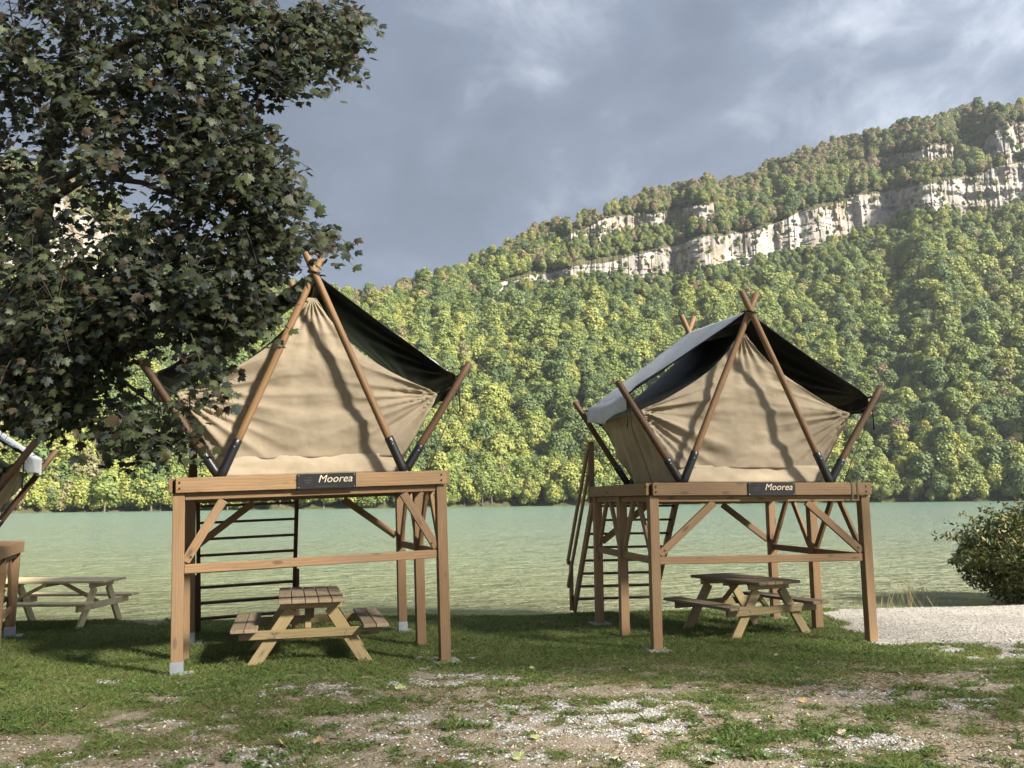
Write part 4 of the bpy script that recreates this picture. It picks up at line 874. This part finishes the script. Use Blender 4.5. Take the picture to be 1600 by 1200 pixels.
# loose stones
ico = np.array([(0, 0, 1), (.9, 0, .1), (.2, .85, 0), (-.75, .5, .05), (-.7, -.6, 0), (.3, -.9, .05), (0, 0, -.6)]); icf = np.array([(0, 1, 2), (0, 2, 3), (0, 3, 4), (0, 4, 5), (0, 5, 1), (6, 2, 1), (6, 3, 2), (6, 4, 3), (6, 5, 4), (6, 1, 5)])
m, t, b, o = new_mat('limestone chip'); t.links.new(attr(t, 'col').outputs['Color'], b.inputs['Base Color']); b.inputs['Roughness'].default_value = 0.9; M['chip'] = m
def stones(n, ymin, ymax, smin, smax, name, fn, c0, c1):
    y = ymin*(ymax/ymin)**rng.random(n); x = (rng.random(n)*2-1)*(0.66*y+0.5); ok = rng.random(n) < fn(x, y); x = x[ok]; y = y[ok]; n = len(x)
    s_ = (smin+(smax-smin)*rng.random(n)**3); a = rng.random(n)*6.28; ca_, sa_ = np.cos(a), np.sin(a); V_ = ico[None]*rng.uniform(.6, 1.3, (n, 7, 3))*s_[:, None, None]; V_[..., 2] *= 0.6
    v_ = np.stack([V_[..., 0]*ca_[:, None]-V_[..., 1]*sa_[:, None]+x[:, None], V_[..., 0]*sa_[:, None]+V_[..., 1]*ca_[:, None]+y[:, None], V_[..., 2]+(ground_z(x, y)+s_*0.15)[:, None]], -1).reshape(-1, 3)
    f_ = (icf[None]+(np.arange(n)*7)[:, None, None]).reshape(-1, 3); me = fast_mesh(name, v_, f_, [M['chip']], False)
    w_ = rng.random(n)[:, None]; color_attr(me, 'col', np.repeat((np.array(c0)*(1-w_)+np.array(c1)*w_)*rng.uniform(.75, 1.1, n)[:, None], 7, 0)); tag(link(name, me), kind='stuff')
def f_gr(x, y):
    g_, gv_, b_, d_, s_ = zones(x, y); return np.clip(gv_*1.1+0.09*(1-g_), 0, 1)*(1-b_)
def f_be(x, y):
    g_, gv_, b_, d_, s_ = zones(x, y); return b_*0.9
stones(190000, 4.6, 11.5, 0.004, 0.014, 'gravel', f_gr, (0.23, 0.22, 0.205), (0.56, 0.55, 0.525))
stones(60000, 9.0, 16.5, 0.006, 0.022, 'shingle', f_be, (0.22, 0.2, 0.17), (0.48, 0.45, 0.4))
# flakes of dry leaf and bark
n = 30000; y = 4.6*(11.5/4.6)**rng.random(n); x = (rng.random(n)*2-1)*(0.66*y+0.5); g_, gv_, b_, d_, s_ = zones(x, y); ok = rng.random(n) < np.clip(0.25+d_*0.8-g_*0.3, 0.08, 1)*(1-b_)
x = x[ok]; y = y[ok]; n = len(x); C_ = np.stack([x, y, ground_z(x, y)+0.006], -1); n_ = np.stack([rng.normal(0, .5, n), rng.normal(0, .5, n), np.ones(n)], -1); n_ /= np.linalg.norm(n_, axis=1)[:, None]
u_ = np.cross(n_, rng.normal(size=(n, 3))); u_ /= np.linalg.norm(u_, axis=1)[:, None]; w_ = np.cross(n_, u_); s_ = (0.004+0.014*rng.random(n)**2.5)[:, None]
v_ = np.stack([C_-u_*s_*1.4, C_-w_*s_*.5, C_+u_*s_*1.4+n_*s_*.3, C_+w_*s_*.6], 1).reshape(-1, 3); me = fast_mesh('litter', v_, np.arange(n*4).reshape(-1, 4), [M['chip']], False)
lc = np.array([(0.30, 0.2, 0.11), (0.16, 0.1, 0.06), (0.42, 0.34, 0.22), (0.08, 0.06, 0.045)])[rng.integers(0, 4, n)]*rng.uniform(.7, 1.2, n)[:, None]; color_attr(me, 'col', np.repeat(lc, 4, 0)); tag(link('litter', me), kind='stuff')
# fallen leaves
FL = [(625, 1078, 'pale green', .16, 'large pale green fallen leaf lying flat in front of the left tent'), (652, 1082, 'yellow', .12, 'yellow-green fallen leaf beside the large pale leaf'),
      (763, 1106, 'tan', .13, 'curled tan fallen leaf standing up on gravel near the middle'), (442, 1168, 'tan', .15, 'brown curled fallen leaf in a grass tuft at the bottom left'), (498, 1163, 'tan', .12, 'pinkish tan fallen leaf on gravel right of the brown curled one'),
      (73, 1076, 'rust', .13, 'rust brown fallen leaf on grass at the left'), (230, 1113, 'yellow', .10, 'small pale yellow fallen leaf on grass at the lower left'), (810, 1186, 'pale green', .14, 'crumpled pale green fallen leaf at the bottom middle'),
      (836, 1156, 'pale green', .12, 'narrow pale green fallen leaf on the gravel patch'), (832, 1047, 'pale green', .11, 'green-yellow fallen leaf on dry turf between the tents'), (1020, 1020, 'cream', .12, 'cream fallen leaf on turf in front of the right tent post'),
      (1212, 1026, 'cream', .09, 'white-cream fallen leaf on turf before the right picnic table'), (1408, 1056, 'tan', .16, 'pair-sized tan fallen leaf on dry turf right of the right tent'), (1376, 1020, 'cream', .11, 'cream fallen leaf on bare soil near the shingle edge'),
      (1254, 1098, 'tan', .13, 'tan fallen leaf by the right end of the pale gravel streak'), (1100, 1156, 'tan', .12, 'orange-tan fallen leaf on gravel at lower right of middle'), (1155, 1170, 'pale green', .13, 'pale green fallen leaf right of the orange-tan leaf'),
      (1115, 1195, 'cream', .14, 'cream fallen leaf at the very bottom edge'), (1485, 1183, 'yellow', .12, 'yellow fallen leaf at the bottom right'), (1442, 1076, 'tan', .10, 'small tan fallen leaf on turf at the right'),
      (1010, 1148, 'tan', .10, 'small tan fallen leaf left of the orange-tan one on gravel'), (965, 1190, 'cream', .09, 'small cream fallen leaf near the bottom edge left of the larger cream leaf'), (1315, 1148, 'cream', .1, 'small cream fallen leaf on gravel at the lower right'), (330, 1196, 'tan', .1, 'tan fallen leaf at the bottom edge left of the brown curled leaf'), (180, 1182, 'tan', .1, 'leftmost tan fallen leaf near the bottom edge'), (905, 1017, 'cream', .07, 'tiny cream fallen leaf on grass left of the right tent'), (1245, 1046, 'tan', .08, 'tiny tan fallen leaf on dry turf before the right picnic table'), (1080, 1040, 'cream', .07, 'tiny cream fallen leaf in front of the right tent sign'), (690, 1192, 'rust', .09, 'small rust fallen leaf at the bottom edge left of the middle'), (985, 1050, 'tan', .07, 'tiny tan fallen leaf left of the right tent front post')]
FC = {'pale green': (0.36, 0.38, 0.17), 'yellow': (0.46, 0.38, 0.16), 'tan': (0.46, 0.31, 0.17), 'rust': (0.25, 0.12, 0.06), 'cream': (0.55, 0.47, 0.32)}
DL = {}
for kx, cc in FC.items():
    lv = LV.copy(); lv[:, 2] = 0.10*np.sin(lv[:, 0]*5)+0.18*np.abs(lv[:, 0])+0.2*np.clip(lv[:, 1], 0, 1)**2; me = fast_mesh('fallen_leaf', lv, LT, [M['maple']], False); color_attr(me, 'col', np.repeat([cc], len(LV), 0)); DL[kx] = me
for (px, py, kx, s_, lab) in FL:
    d_ = ray(px, py); d_ = d_/np.linalg.norm(d_); tt = 5.0
    for i in range(30): q = CP+d_*tt; tt += (gzf(q[0], q[1])-q[2])/d_[2]*0.8
    q = CP+d_*tt; o_ = link('fallen_leaf', DL[kx]); o_.location = (q[0], q[1], gzf(q[0], q[1])+0.018); up_ = 0.9 if 'curled' in (lab or '') or 'standing' in (lab or '') else 0.25
    o_.rotation_euler = (up_+random.uniform(-.2, .2), random.uniform(-.3, .3), random.uniform(0, 6.28)); s_ *= 0.68; o_.scale = (s_, s_, s_)
    tag(o_, lab or 'small %s fallen leaf lying on the sparse gravelly turf' % kx, 'leaf', 'fallen leaves on the turf')
# pale weeds at the water's edge
n = 152; px_ = np.concatenate([rng.normal(1402, 16, 40), rng.normal(1440, 25, 12), rng.normal(1340, 40, 30), rng.normal(1130, 70, 40), rng.normal(1590, 40, 30)]); y = 16.35+rng.normal(0, .22, n); x = (px_-800)/CF*y; y = np.minimum(y, shore(x)+0.35)
L = rng.uniform(0.1, 0.62, n)*np.where(np.arange(n) < 52, 1, .5); a = rng.normal(0, .35, n); b_ = rng.normal(0, .3, n); P0 = np.stack([x, y, ground_z(x, y)-.02], -1); tp = P0+np.stack([a*L, b_*L, L], -1); sd = np.array([0.004, 0, 0]); mid = P0+(tp-P0)*.6+np.array([0, 0, .02])
v_ = np.stack([P0-sd, P0+sd, mid+sd, tp, mid-sd], 1).reshape(-1, 3); me = fast_mesh('dry_weeds', v_, np.arange(n*5).reshape(-1, 5), [M['grass']], False)
color_attr(me, 'col', np.repeat(np.where(rng.random(n)[:, None] < .6, np.array([0.36, 0.3, 0.16]), np.array([0.14, 0.15, 0.06])), 5, 0)); tag(link('dry_weeds', me), kind='stuff')

# ------------------------------------------------------------------ air
hb = bmesh.new(); bmesh.ops.create_cube(hb, size=1.0)
for v_ in hb.verts: v_.co = Vector((v_.co.x*3400, 640+v_.co.y*1500, 260+v_.co.z*580))
me = bpy.data.meshes.new('haze'); hb.to_mesh(me); hb.free()
m = bpy.data.materials.new('haze'); m.use_nodes = True; t = m.node_tree; t.nodes.clear(); o = N(t, 'ShaderNodeOutputMaterial'); pv = N(t, 'ShaderNodeVolumePrincipled')
pv.inputs['Color'].default_value = (0.86, 0.92, 1.0, 1); pv.inputs['Density'].default_value = 0.0001; pv.inputs['Anisotropy'].default_value = 0.2
t.links.new(pv.outputs[0], o.inputs['Volume']); me.materials.append(m); tag(link('haze', me), kind='stuff')
